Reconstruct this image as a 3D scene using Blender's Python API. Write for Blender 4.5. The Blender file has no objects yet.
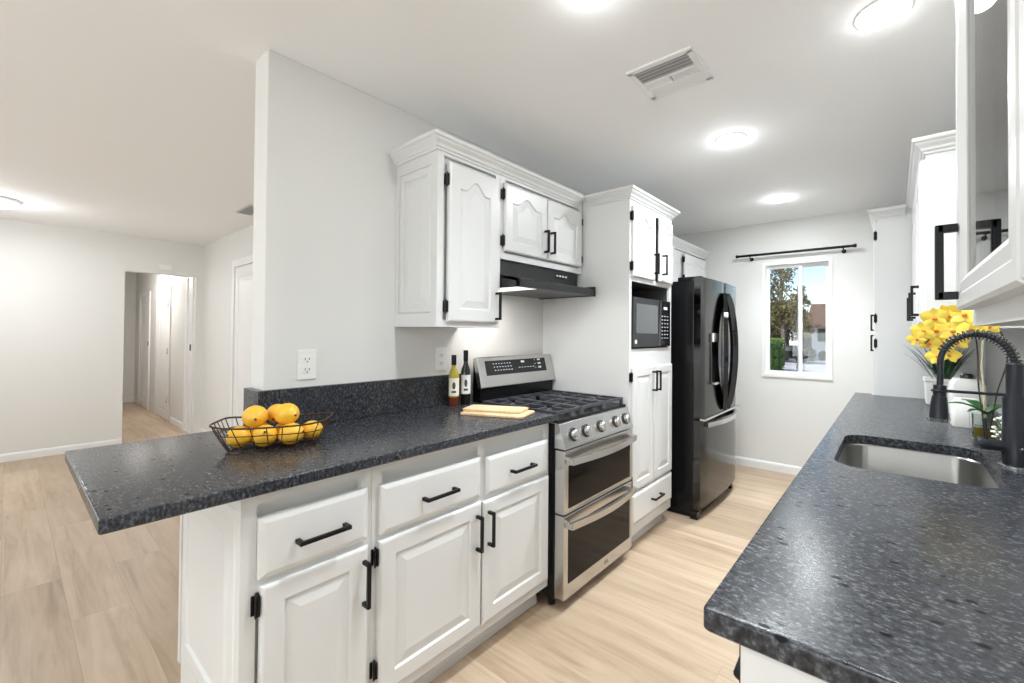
import bpy, bmesh, math, random
from mathutils import Vector, Matrix
random.seed(7)
sc = bpy.context.scene
COL = sc.collection
PI = math.pi

# ------------------------------------------------------------------ camera
YAW, PIT, ROL, FPX, CX, CY, CAMZ = .653, .012, .007, 428.8, 567.2, 328.6, 1.288
fh = Vector((-math.sin(YAW), math.cos(YAW), 0)); rt = Vector((math.cos(YAW), math.sin(YAW), 0)); up = Vector((0, 0, 1))
fw = fh*math.cos(PIT) + up*math.sin(PIT); u0 = up*math.cos(PIT) - fh*math.sin(PIT)
RR = rt*math.cos(ROL) + u0*math.sin(ROL); UU = u0*math.cos(ROL) - rt*math.sin(ROL)
cd = bpy.data.cameras.new('camera'); cam = bpy.data.objects.new('camera', cd); COL.objects.link(cam)
cam.matrix_world = Matrix(((RR.x, UU.x, -fw.x, 0), (RR.y, UU.y, -fw.y, 0), (RR.z, UU.z, -fw.z, CAMZ), (0, 0, 0, 1)))
cd.sensor_fit = 'HORIZONTAL'; cd.sensor_width = 36; cd.lens = FPX/1024*36
cd.shift_x = (512-CX)/1024; cd.shift_y = (CY-341.5)/1024; cd.clip_start = .02; cd.clip_end = 300
sc.camera = cam

# ------------------------------------------------------------------ world, sun, exposure
w = bpy.data.worlds.new('world'); sc.world = w; w.use_nodes = True
nt = w.node_tree; nt.nodes.clear()
sky = nt.nodes.new('ShaderNodeTexSky'); sky.sky_type = 'NISHITA'; sky.sun_disc = False
sky.sun_elevation = math.radians(42); sky.sun_rotation = math.radians(200); sky.altitude = 50; sky.air_density = 1.0; sky.dust_density = .6
bg = nt.nodes.new('ShaderNodeBackground'); bg.inputs[1].default_value = .20
ow = nt.nodes.new('ShaderNodeOutputWorld'); nt.links.new(sky.outputs[0], bg.inputs[0]); nt.links.new(bg.outputs[0], ow.inputs[0])

def lamp(name, kind, loc, energy, color=(1, 1, 1), direction=None, parent=None, **kw):
    d = bpy.data.lights.new(name, kind); d.energy = energy; d.color = color
    for k, v in kw.items(): setattr(d, k, v)
    o = bpy.data.objects.new(name, d); COL.objects.link(o); o.location = loc
    if direction: o.rotation_euler = Vector(direction).to_track_quat('-Z', 'Y').to_euler()
    if parent: o.parent = parent
    return o
lamp('sun', 'SUN', (0, -20, 30), 5.5, (1, .96, .9), (.45, .75, -.72), angle=.01)
# unseen area fills added behind the camera to brighten the room and ceiling
lamp('fill_back', 'AREA', (-2.6, -3.42, 1.2), 74, (.86, .95, 1), (0, 1, 0.5), shape='RECTANGLE', size=3.4, size_y=2.0)
lamp('fill_kitchen', 'AREA', (-.45, -3.42, 1.45), 46, (.86, .95, 1), (0, 1, 0.6), shape='RECTANGLE', size=1.2, size_y=1.2)
lamp('fill_left', 'AREA', (-6.82, -2.0, 1.3), 16, (.88, .95, 1), (1, 0, 0.05), shape='RECTANGLE', size=1.8, size_y=1.2)

sc.view_settings.view_transform = 'Standard'; sc.view_settings.look = 'None'
sc.view_settings.gamma = 1; sc.view_settings.use_curve_mapping = False
sc.view_settings.exposure = 0.06
sc.cycles.diffuse_bounces = 8; sc.cycles.max_bounces = 14; sc.cycles.glossy_bounces = 6

# ------------------------------------------------------------------ materials
def mat(name, col, rough=.5, metal=0, **kw):
    m = bpy.data.materials.new(name); m.use_nodes = True
    b = m.node_tree.nodes['Principled BSDF']
    b.inputs['Base Color'].default_value = (*col, 1); b.inputs['Roughness'].default_value = rough; b.inputs['Metallic'].default_value = metal
    for k, v in kw.items(): b.inputs[k].default_value = v
    return m
def nodes(m): return m.node_tree.nodes, m.node_tree.links, m.node_tree.nodes['Principled BSDF']
def bump(m, scale, strength, dist=.002, detail=4, stretch=(1, 1, 1), rough_var=0):
    n, l, b = nodes(m)
    tc = n.new('ShaderNodeTexCoord'); mp = n.new('ShaderNodeMapping'); mp.inputs['Scale'].default_value = stretch
    nz = n.new('ShaderNodeTexNoise'); nz.inputs['Scale'].default_value = scale; nz.inputs['Detail'].default_value = detail
    l.new(tc.outputs['Object'], mp.inputs[0]); l.new(mp.outputs[0], nz.inputs['Vector'])
    if strength > .002:
        bp = n.new('ShaderNodeBump'); bp.inputs['Strength'].default_value = strength; bp.inputs['Distance'].default_value = dist
        l.new(nz.outputs['Fac'], bp.inputs['Height']); l.new(bp.outputs[0], b.inputs['Normal'])
    if rough_var:
        mr = n.new('ShaderNodeMapRange'); r = b.inputs['Roughness'].default_value
        mr.inputs[3].default_value = r-rough_var; mr.inputs[4].default_value = r+rough_var
        l.new(nz.outputs['Fac'], mr.inputs[0]); l.new(mr.outputs[0], b.inputs['Roughness'])
    return m
def ramp(n, stops):
    r = n.new('ShaderNodeValToRGB'); e = r.color_ramp.elements
    while len(e) < len(stops): e.new(.5)
    for k, (p, c) in enumerate(stops): e[k].position = p; e[k].color = (*c, 1)
    return r
M = {}
M['wall'] = bump(mat('wall_paint', (.72, .715, .695), .7), 120, .12, .001)
M['ceiling'] = bump(mat('ceiling_paint', (.87, .87, .87), .8), 90, .15, .001)
M['cab'] = bump(mat('cabinet_paint', (.66, .66, .655), .32), 25, .04, .001)
M['trim'] = bump(mat('trim_paint', (.80, .80, .80), .4), 20, .03, .001)
M['black'] = bump(mat('black_metal', (.012, .012, .013), .38, .6), 200, .03, .0005)
M['iron'] = bump(mat('cast_iron', (.07, .073, .085), .42, .3), 160, .15, .0006)
M['gloss'] = bump(mat('black_gloss', (.008, .008, .009), .07), 8, .01, .0005)
M['blackbody'] = bump(mat('black_enamel', (.006, .006, .0065), .22, **{'Specular IOR Level': .3}), 60, .03, .0005)
M['glassdark'] = bump(mat('oven_glass', (.010, .008, .007), .04, **{'Specular IOR Level': .18}), 5, .01, .0005)
M['steel'] = bump(mat('stainless_steel', (.58, .57, .555), .27, 1), 3, .001, .0001, 1)
M['steelh'] = bump(mat('polished_steel', (.72, .715, .705), .2, 1), 3, .001, .0001, 1)
M['sink'] = bump(mat('brushed_sink_steel', (.34, .335, .325), .32, 1), 30, .04, .0004, 3, (1, 1, 40), .05)
M['blacksteel'] = bump(mat('black_stainless_steel', (.095, .093, .091), .14, 1), 3, .001, .0001, 1)
M['navy'] = bump(mat('matte_black_faucet', (.016, .018, .024), .36, .4), 100, .03, .0005)
M['greymetal'] = bump(mat('charcoal_metal', (.06, .06, .062), .32, .8), 60, .03, .0005)
M['niche'] = bump(mat('niche_inside', (.10, .098, .095), .6), 40, .05, .001)
M['mwdoor'] = bump(mat('microwave_window', (.10, .105, .11), .12), 300, .05, .0004)
M['plastic'] = bump(mat('white_plastic', (.82, .82, .80), .35), 30, .02, .0005)
M['mark'] = bump(mat('pale_print', (.62, .64, .66), .5), 20, .01, .0002)
M['duct'] = bump(mat('grey_duct', (.42, .42, .42), .6), 20, .01, .0002)
M['slot'] = bump(mat('dark_slot', (.05, .05, .05), .6), 20, .01, .0002)
M['lemon'] = bump(mat('lemon_peel', (.86, .52, .035), .42, **{'Subsurface Weight': .08, 'Subsurface Radius': (.02, .012, .004)}), 140, .35, .0015)
n_, l_, b_ = nodes(M['lemon'])
nz = n_.new('ShaderNodeTexNoise'); nz.inputs['Scale'].default_value = 14
rp = ramp(n_, [(.35, (.84, .43, .03)), (.7, (.88, .54, .05))]); l_.new(nz.outputs['Fac'], rp.inputs[0]); l_.new(rp.outputs[0], b_.inputs['Base Color'])
M['leaf'] = bump(mat('orchid_leaf', (.02, .085, .02), .35), 20, .1, .001)
M['grassleaf'] = bump(mat('blade_leaf', (.015, .06, .018), .45), 30, .1, .001)
M['petal'] = bump(mat('yellow_petal', (.84, .64, .08), .5, **{'Subsurface Weight': .15, 'Subsurface Radius': (.01, .008, .002)}), 60, .15, .001)
M['lip'] = bump(mat('orange_lip', (.80, .22, .03), .5), 60, .1, .001)
M['stem'] = bump(mat('dark_stem', (.055, .035, .02), .6), 80, .2, .001)
M['stake'] = bump(mat('pale_stake', (.55, .48, .32), .6), 40, .2, .001)
M['ceramic'] = bump(mat('white_ceramic', (.78, .77, .74), .35), 60, .25, .002)
M['babys'] = bump(mat('small_blossoms', (.80, .83, .74), .6), 60, .2, .001)
M['sprig'] = bump(mat('pale_sprig', (.22, .33, .16), .6), 60, .2, .001)
M['cork'] = bump(mat('amber_water', (.62, .42, .04), .08, **{'Transmission Weight': .6}), 10, .01, .0005)
M['oil'] = bump(mat('olive_oil', (.62, .50, .06), .08, **{'Transmission Weight': .35}), 10, .01, .0005)
M['vinegar'] = bump(mat('dark_red_base', (.12, .025, .012), .1), 10, .01, .0005)
M['darkglass'] = bump(mat('dark_bottle_glass', (.012, .012, .010), .06), 10, .01, .0005)
M['paper'] = bump(mat('label_paper', (.78, .74, .62), .6), 50, .05, .0003)
M['paperw'] = bump(mat('white_label_paper', (.70, .70, .69), .6), 50, .05, .0003)
M['wire'] = bump(mat('bronze_wire', (.07, .045, .03), .4, .8), 60, .05, .0003)
for k_ in ('steel', 'steelh', 'blacksteel'):
    n_, l_, b_ = nodes(M[k_]); c_ = b_.inputs['Base Color'].default_value[:3]
    nz = [q for q in n_ if q.type == 'TEX_NOISE'][0]
    rp = ramp(n_, [(.3, tuple(v*.97 for v in c_)), (.7, tuple(min(1, v*1.03) for v in c_))]); l_.new(nz.outputs['Fac'], rp.inputs[0]); l_.new(rp.outputs[0], b_.inputs['Base Color'])
def glass(name, tint=(1, 1, 1), rough=0.0, ior=1.45):
    m = bpy.data.materials.new(name); m.use_nodes = True; n = m.node_tree.nodes; l = m.node_tree.links; n.clear()
    fr = n.new('ShaderNodeFresnel'); fr.inputs[0].default_value = ior
    tr = n.new('ShaderNodeBsdfTransparent'); tr.inputs[0].default_value = (*tint, 1)
    gl = n.new('ShaderNodeBsdfGlossy'); gl.inputs['Roughness'].default_value = rough
    mx = n.new('ShaderNodeMixShader'); o = n.new('ShaderNodeOutputMaterial')
    l.new(fr.outputs[0], mx.inputs[0]); l.new(tr.outputs[0], mx.inputs[1]); l.new(gl.outputs[0], mx.inputs[2]); l.new(mx.outputs[0], o.inputs[0])
    return m
M['glass'] = glass('clear_glass', (.97, .98, .98), ior=1.55)
M['vase'] = glass('vase_glass', (.90, .93, .92))
def emit(name, col, s):
    m = bpy.data.materials.new(name); m.use_nodes = True
    b = m.node_tree.nodes['Principled BSDF']; b.inputs['Base Color'].default_value = (.8, .8, .8, 1)
    b.inputs['Emission Color'].default_value = (*col, 1); b.inputs['Emission Strength'].default_value = s
    return m
M['lens'] = emit('lit_lens', (1, .995, .99), 14)
M['lenswarm'] = emit('lit_lens_warm', (1, .95, .88), 5)
M['hoodlens'] = emit('hood_lamp_lens', (1, .96, .9), .8)

def granite():
    m = mat('speckled_granite', (.05, .05, .055), .24, **{'Specular IOR Level': .32}); n, l, b = nodes(m)
    tc = n.new('ShaderNodeTexCoord')
    mp = n.new('ShaderNodeMapping'); mp.inputs['Rotation'].default_value = (0, 0, .6); mp.inputs['Scale'].default_value = (1, 1.8, 1)
    l.new(tc.outputs['Object'], mp.inputs[0])
    n1 = n.new('ShaderNodeTexNoise'); n1.inputs['Scale'].default_value = 95; n1.inputs['Detail'].default_value = 9; n1.inputs['Roughness'].default_value = .6
    n2 = n.new('ShaderNodeTexNoise'); n2.inputs['Scale'].default_value = 3.2; n2.inputs['Detail'].default_value = 3
    v1 = n.new('ShaderNodeTexVoronoi'); v1.inputs['Scale'].default_value = 36
    v2 = n.new('ShaderNodeTexVoronoi'); v2.inputs['Scale'].default_value = 95
    for q in (n1, n2, v1, v2): l.new(mp.outputs[0], q.inputs['Vector'])
    base = ramp(n, [(.36, (.010, .011, .013)), (.48, (.030, .032, .038)), (.58, (.058, .063, .073)), (.72, (.115, .123, .14))]); l.new(n1.outputs['Fac'], base.inputs[0])
    # dark mineral flakes
    f1 = ramp(n, [(.26, (1, 1, 1)), (.34, (0, 0, 0))]); l.new(v1.outputs['Distance'], f1.inputs[0])
    sel = n.new('ShaderNodeSeparateColor'); l.new(v1.outputs['Color'], sel.inputs[0])
    gt = n.new('ShaderNodeMath'); gt.operation = 'GREATER_THAN'; gt.inputs[1].default_value = .87; l.new(sel.outputs[0], gt.inputs[0])
    mu = n.new('ShaderNodeMath'); mu.operation = 'MULTIPLY'; l.new(f1.outputs[0], mu.inputs[0]); l.new(gt.outputs[0], mu.inputs[1])
    mx = n.new('ShaderNodeMix'); mx.data_type = 'RGBA'; l.new(mu.outputs[0], mx.inputs['Factor']); l.new(base.outputs[0], mx.inputs['A']); mx.inputs['B'].default_value = (.012, .012, .014, 1)
    # pale flecks
    f2 = ramp(n, [(.14, (1, 1, 1)), (.20, (0, 0, 0))]); l.new(v2.outputs['Distance'], f2.inputs[0])
    s2 = n.new('ShaderNodeSeparateColor'); l.new(v2.outputs['Color'], s2.inputs[0])
    g2 = n.new('ShaderNodeMath'); g2.operation = 'GREATER_THAN'; g2.inputs[1].default_value = .93; l.new(s2.outputs[1], g2.inputs[0])
    m2 = n.new('ShaderNodeMath'); m2.operation = 'MULTIPLY'; l.new(f2.outputs[0], m2.inputs[0]); l.new(g2.outputs[0], m2.inputs[1])
    mx2 = n.new('ShaderNodeMix'); mx2.data_type = 'RGBA'; l.new(m2.outputs[0], mx2.inputs['Factor']); l.new(mx.outputs['Result'], mx2.inputs['A']); mx2.inputs['B'].default_value = (.19, .19, .20, 1)
    cl = ramp(n, [(.35, (.82, .84, .90)), (.65, (1.12, 1.08, 1.02))]); l.new(n2.outputs['Fac'], cl.inputs[0])
    ml = n.new('ShaderNodeMix'); ml.data_type = 'RGBA'; ml.blend_type = 'MULTIPLY'; ml.inputs['Factor'].default_value = 1
    l.new(mx2.outputs['Result'], ml.inputs['A']); l.new(cl.outputs[0], ml.inputs['B']); l.new(ml.outputs['Result'], b.inputs['Base Color'])
    mr = n.new('ShaderNodeMapRange'); mr.inputs[3].default_value = .18; mr.inputs[4].default_value = .34; l.new(n1.outputs['Fac'], mr.inputs[0]); l.new(mr.outputs[0], b.inputs['Roughness'])
    sr = n.new('ShaderNodeMapRange'); sr.inputs[3].default_value = .34; sr.inputs[4].default_value = .05; l.new(mu.outputs[0], sr.inputs[0]); l.new(sr.outputs[0], b.inputs['Specular IOR Level'])
    bp = n.new('ShaderNodeBump'); bp.inputs['Strength'].default_value = .10; bp.inputs['Distance'].default_value = .002
    l.new(n1.outputs['Fac'], bp.inputs['Height']); l.new(bp.outputs[0], b.inputs['Normal'])
    return m
M['granite'] = granite()

def floor_mat():
    m = mat('oak_planks', (.5, .4, .3), .38); n, l, b = nodes(m)
    tc = n.new('ShaderNodeTexCoord')
    br = n.new('ShaderNodeTexBrick'); br.offset = .37; br.offset_frequency = 2
    br.inputs['Scale'].default_value = 1; br.inputs['Brick Width'].default_value = 1.45; br.inputs['Row Height'].default_value = .19
    br.inputs['Mortar Size'].default_value = .0012; br.inputs['Mortar Smooth'].default_value = .3
    br.inputs['Color1'].default_value = (0, 0, 0, 1); br.inputs['Color2'].default_value = (1, 1, 1, 1); br.inputs['Mortar'].default_value = (.5, .5, .5, 1)
    l.new(tc.outputs['Object'], br.inputs['Vector'])
    ad = n.new('ShaderNodeVectorMath'); ad.operation = 'MULTIPLY_ADD'; ad.inputs[1].default_value = (3.1, 7.7, 5.3)
    l.new(br.outputs['Color'], ad.inputs[0]); l.new(tc.outputs['Object'], ad.inputs[2])
    mp = n.new('ShaderNodeMapping'); mp.inputs['Scale'].default_value = (.9, 12, 1); l.new(ad.outputs[0], mp.inputs[0])
    nz = n.new('ShaderNodeTexNoise'); nz.inputs['Scale'].default_value = 1.6; nz.inputs['Detail'].default_value = 7; nz.inputs['Roughness'].default_value = .62; nz.inputs['Distortion'].default_value = .6
    l.new(mp.outputs[0], nz.inputs['Vector'])
    n2 = n.new('ShaderNodeTexNoise'); n2.inputs['Scale'].default_value = 2.2; n2.inputs['Detail'].default_value = 3; l.new(ad.outputs[0], n2.inputs['Vector'])
    g = ramp(n, [(.28, (.365, .262, .183)), (.48, (.49, .378, .275)), (.72, (.575, .460, .350))]); l.new(nz.outputs['Fac'], g.inputs[0])
    t = ramp(n, [(0, (.86, .84, .80)), (1, (1.06, 1.06, 1.06))]); l.new(br.outputs['Color'], t.inputs[0])
    m1 = n.new('ShaderNodeMix'); m1.data_type = 'RGBA'; m1.blend_type = 'MULTIPLY'; m1.inputs['Factor'].default_value = 1
    l.new(g.outputs[0], m1.inputs['A']); l.new(t.outputs[0], m1.inputs['B'])
    t2 = ramp(n, [(.3, (.93, .91, .88)), (.7, (1.05, 1.05, 1.05))]); l.new(n2.outputs['Fac'], t2.inputs[0])
    m2 = n.new('ShaderNodeMix'); m2.data_type = 'RGBA'; m2.blend_type = 'MULTIPLY'; m2.inputs['Factor'].default_value = 1
    l.new(m1.outputs['Result'], m2.inputs['A']); l.new(t2.outputs[0], m2.inputs['B'])
    m3 = n.new('ShaderNodeMix'); m3.data_type = 'RGBA'; l.new(br.outputs['Fac'], m3.inputs['Factor']); l.new(m2.outputs['Result'], m3.inputs['A']); m3.inputs['B'].default_value = (.36, .26, .18, 1)
    l.new(m3.outputs['Result'], b.inputs['Base Color'])
    bp = n.new('ShaderNodeBump'); bp.inputs['Strength'].default_value = .08; bp.inputs['Distance'].default_value = .001; l.new(nz.outputs['Fac'], bp.inputs['Height']); l.new(bp.outputs[0], b.inputs['Normal'])
    return m
M['floor'] = floor_mat()
def two(name, a, c, scale, rough=.7, stretch=(1, 1, 1), bs=.3, bd=.01, detail=5):
    m = bump(mat(name, a, rough), scale*3, bs, bd); n, l, b = nodes(m)
    tc = n.new('ShaderNodeTexCoord'); mp = n.new('ShaderNodeMapping'); mp.inputs['Scale'].default_value = stretch
    nz = n.new('ShaderNodeTexNoise'); nz.inputs['Scale'].default_value = scale; nz.inputs['Detail'].default_value = detail
    r = ramp(n, [(.35, a), (.65, c)]); l.new(tc.outputs['Object'], mp.inputs[0]); l.new(mp.outputs[0], nz.inputs['Vector']); l.new(nz.outputs['Fac'], r.inputs[0]); l.new(r.outputs[0], b.inputs['Base Color'])
    return m
M['board'] = two('light_board_wood', (.62, .42, .22), (.74, .56, .36), 6, .5, (12, 2, 2), .05, .001)
M['concrete'] = two('driveway_concrete', (.50, .49, .50), (.62, .61, .62), 1.5)
M['stucco'] = two('white_stucco', (.72, .70, .66), (.80, .78, .74), 3)
M['shingle'] = two('brown_shingle', (.10, .06, .04), (.17, .11, .08), 4, .95)
M['hedge'] = two('hedge_leaves', (.02, .07, .015), (.20, .30, .05), 3, .7, bd=.03)
M['foliage'] = two('tree_foliage', (.07, .085, .02), (.26, .25, .05), 1.2, .95, bd=.03)
M['foliage2'] = two('grey_green_foliage', (.06, .065, .02), (.19, .155, .06), 1.2, .95, bd=.03)
M['bark'] = two('bark', (.06, .045, .035), (.14, .11, .08), 6)
M['grass'] = two('lawn', (.05, .09, .02), (.12, .16, .04), 3)

# ------------------------------------------------------------------ mesh builder
class MB:
    def __init__(s): s.bm = bmesh.new()
    def face(s, vs):
        try: return s.bm.faces.new(vs)
        except ValueError: return None
    def hexa(s, P, bev=0):       # P: bottom 4 then top 4, same winding
        v = [s.bm.verts.new(p) for p in P]
        fs = [s.face([v[i] for i in q]) for q in ((3, 2, 1, 0), (4, 5, 6, 7), (0, 1, 5, 4), (1, 2, 6, 5), (2, 3, 7, 6), (3, 0, 4, 7))]
        if bev:
            es = list({e for f in fs for e in f.edges})
            bmesh.ops.bevel(s.bm, geom=es, offset=bev, segments=2, profile=.6, affect='EDGES', clamp_overlap=True)
        return s
    def box(s, x0, x1, y0, y1, z0, z1, bev=0):
        if x0 > x1: x0, x1 = x1, x0
        if y0 > y1: y0, y1 = y1, y0
        if z0 > z1: z0, z1 = z1, z0
        return s.hexa([(x0, y0, z0), (x1, y0, z0), (x1, y1, z0), (x0, y1, z0), (x0, y0, z1), (x1, y0, z1), (x1, y1, z1), (x0, y1, z1)], bev)
    def loft(s, loops, caps=True, closed=False):
        L = [[s.bm.verts.new(p) for p in lp] for lp in loops]; n = len(L[0])
        pairs = list(zip(L, L[1:])) + ([(L[-1], L[0])] if closed else [])
        for a, b in pairs:
            for i in range(n): s.face([a[i], a[(i+1) % n], b[(i+1) % n], b[i]])
        if caps and not closed: s.face(L[0][::-1]); s.face(L[-1])
        return s
    def tube(s, pts, r, seg=10, closed=False, rect=None):
        pts = [Vector(p) for p in pts]; n = len(pts); prev = None; loops = []
        for i, p in enumerate(pts):
            a = pts[(i-1) % n] if (closed or i > 0) else p; b = pts[(i+1) % n] if (closed or i < n-1) else p
            t = (b-a).normalized()
            if prev is None:
                h = Vector((0, 0, 1)) if abs(t.z) < .9 else Vector((1, 0, 0)); nn = (h-t*h.dot(t)).normalized()
            else: nn = (prev-t*prev.dot(t)).normalized()
            prev = nn; bb = t.cross(nn); rr = r[i] if isinstance(r, (list, tuple)) else r
            if rect: loops.append([p+nn*rect[0]*q[0]+bb*rect[1]*q[1] for q in ((-1, -1), (1, -1), (1, 1), (-1, 1))])
            else: loops.append([p+nn*rr*math.cos(2*PI*k/seg)+bb*rr*math.sin(2*PI*k/seg) for k in range(seg)])
        return s.loft(loops, True, closed)
    def cyl(s, p0, p1, r0, r1=None, seg=20): return s.tube([p0, p1], [r0, r0 if r1 is None else r1], seg)
    def lathe(s, prof, c=(0, 0, 0), seg=28):
        loops = [[(c[0]+max(r, 1e-4)*math.cos(2*PI*k/seg), c[1]+max(r, 1e-4)*math.sin(2*PI*k/seg), c[2]+z) for k in range(seg)] for r, z in prof]
        return s.loft(loops)
    def extr(s, poly, ax, a, b):  # polygon in the plane across axis ax, extruded a..b
        f = {'y': lambda q, t: (q[0], t, q[1]), 'x': lambda q, t: (t, q[0], q[1]), 'z': lambda q, t: (q[0], q[1], t)}[ax]
        return s.loft([[f(q, a) for q in poly], [f(q, b) for q in poly]])
    def sphere(s, c, r, sx=1, sy=1, sz=1, u=16, v=10):
        bmesh.ops.create_uvsphere(s.bm, u_segments=u, v_segments=v, radius=r, matrix=Matrix.Translation(c) @ Matrix.Diagonal((sx, sy, sz, 1))); return s
    def build(s, name, m, parent=None, smooth=False, origin=None):
        bmesh.ops.recalc_face_normals(s.bm, faces=s.bm.faces[:])
        o0 = Vector(origin) if origin is not None else (parent_world(parent) if parent else Vector((0, 0, 0)))
        if o0.length > 0: bmesh.ops.translate(s.bm, vec=-o0, verts=s.bm.verts[:])
        me = bpy.data.meshes.new(name); s.bm.to_mesh(me); s.bm.free()
        me.materials.append(m)
        if smooth:
            for p in me.polygons: p.use_smooth = True
            try: me.set_sharp_from_angle(angle=math.radians(38))
            except Exception: pass
        o = bpy.data.objects.new(name, me); COL.objects.link(o)
        if parent: o.parent = parent
        if origin is not None and not parent: o.location = o0
        return o
def parent_world(p):
    v = Vector((0, 0, 0))
    while p: v += Vector(p.location); p = p.parent
    return v
def tag(o, label=None, cat=None, group=None, kind=None):
    if label: o['label'] = label
    if cat: o['category'] = cat
    if group: o['group'] = group
    if kind: o['kind'] = kind
    return o
def thing(name, label, cat, loc, group=None):
    o = bpy.data.objects.new(name, None); COL.objects.link(o); o.location = loc; o.empty_display_size = .05
    return tag(o, label, cat, group)
def struct(mb, name, m, parent=None, smooth=False):
    o = mb.build(name, m, parent, smooth)
    if not parent: o['kind'] = 'structure'
    return o
def copy_tree(o, parent=None):
    c = o.copy(); COL.objects.link(c); c.parent = parent
    for ch in list(o.children): copy_tree(ch, c)
    return c
def text(s, size, loc, rot, m, parent, name='lettering', extrude=.0004):
    cu = bpy.data.curves.new('txt', 'FONT'); cu.body = s; cu.size = size; cu.extrude = extrude; cu.align_x = 'CENTER'; cu.align_y = 'CENTER'
    t = bpy.data.objects.new('txt', cu); COL.objects.link(t)
    me = bpy.data.meshes.new_from_object(t.evaluated_get(bpy.context.evaluated_depsgraph_get())); bpy.data.objects.remove(t)
    me.name = name; me.materials.clear(); me.materials.append(m)
    o = bpy.data.objects.new(name, me); COL.objects.link(o); o.parent = parent
    o.location = Vector(loc)-parent_world(parent); o.rotation_euler = rot
    return o
ROTX = (PI/2, 0, PI/2)      # lettering facing +x

# planes: f(u, v, d): u across, v up, d outward
def px(x0, s=1): return lambda u, v, d: (x0+s*d, u, v)
def py(y0, s=-1): return lambda u, v, d: (u, y0+s*d, v)
def panel(f, u0, u1, v0, v1, t=.02, frame=.055, arch=0, glassy=False, flat=False, name='door', m='cab', parent=None):
    """raised panel door, drawer front or glazed door as one closed mesh"""
    mb = MB(); W = u1-u0; NS = 16
    def loop(ins, d, ar=0):
        a, b, c, e = u0+ins, u1-ins, v0+ins, v1-ins
        if glassy is False: pass
        pts = [(a, c), (b, c)]
        for k in range(NS+1):
            s = k/NS; u = b+(a-b)*s; x = (s-.5)*2
            bell = .5*(1+math.cos(PI*min(1, abs(x)/.72)))
            pts.append((u, e-ar*(1-bell)))
        return [f(u, v, d) for u, v in pts]
    if glassy:
        seq = [(0, 0), (0, t-.004), (.004, t), (.022, t), (.026, t-.003), (frame-.012, t-.001), (frame, t-.008), (frame, .0)]
        mb.loft([loop(i, d) for i, d in seq], caps=False, closed=True)
    elif flat:
        mb.loft([loop(i, d) for i, d in [(0, 0), (0, t-.007), (.003, t-.005), (.012, t-.001), (.016, t)]])
    else:
        b = .030 if W > .22 else .022
        mb.loft([loop(0, 0), loop(0, t-.006), loop(.004, t-.002), loop(.009, t), loop(frame, t, arch), loop(frame+.005, t-.007, arch), loop(frame+.010, t-.007, arch), loop(frame+.010+b, t-.001, arch)])
    return mb.build(name, M[m], parent)
def pull(f, u, v, L, vertical, parent, m='black', proj=.032, name='handle', th=.0055):
    mb = MB()
    h = L/2
    for s in (-1, 1):
        if vertical: P = [(u-th, v+s*(h-th)-th), (u+th, v+s*(h-th)+th)]
        else: P = [(u+s*(h-th)-th, v-th), (u+s*(h-th)+th, v+th)]
        (a, c), (b, e) = P
        mb.hexa([f(a, c, 0), f(b, c, 0), f(b, e, 0), f(a, e, 0), f(a, c, proj), f(b, c, proj), f(b, e, proj), f(a, e, proj)], .0008)
    a, b, c, e = (u-th, u+th, v-h, v+h) if vertical else (u-h, u+h, v-th, v+th)
    mb.hexa([f(a, c, proj-th*1.2), f(b, c, proj-th*1.2), f(b, e, proj-th*1.2), f(a, e, proj-th*1.2), f(a, c, proj+th*.6), f(b, c, proj+th*.6), f(b, e, proj+th*.6), f(a, e, proj+th*.6)], .0012)
    return mb.build(name, M[m], parent)
def hinge(f, u, v, parent, h=.05):
    mb = MB()
    mb.tube([f(u, v-h/2-.008, .008), f(u, v-h/2, .012), f(u, v+h/2, .012), f(u, v+h/2+.008, .008)], [.002, .0042, .0042, .002], 10)
    a, b, c, e = u-.009, u-.002, v-h/2, v+h/2
    mb.hexa([f(a, c, 0), f(b, c, 0), f(b, e, 0), f(a, e, 0), f(a, c, .004), f(b, c, .004), f(b, e, .004), f(a, e, .004)], .001)
    mb.hexa([f(u+.002, c, 0), f(u+.007, c, 0), f(u+.007, e, 0), f(u+.002, e, 0), f(u+.002, c, .019), f(u+.007, c, .019), f(u+.007, e, .019), f(u+.002, e, .019)], .001)
    return mb.build('hinge', M['black'], parent)
CROWN = [(0, 0), (.006, 0), (.008, .008), (.015, .013), (.019, .023), (.032, .035), (.036, .042), (.042, .045), (.045, .050), (.045, .061), (0, .061)]
def crown(path, side, z, parent, prof=CROWN):
    P = [Vector((*p, 0)) for p in path]; N = []
    for a, b in zip(P, P[1:]):
        t = (b-a).normalized(); N.append(Vector((t.y, -t.x, 0))*side)
    loops = []
    for i, p in enumerate(P):
        if i == 0: n = N[0]
        elif i == len(P)-1: n = N[-1]
        else: n = (N[i-1]+N[i]); n = n/(n.dot(N[i]))
        loops.append([(p.x+n.x*o, p.y+n.y*o, z+dz) for o, dz in prof])
    return MB().loft(loops).build('crown_moulding', M['cab'], parent)

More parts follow.
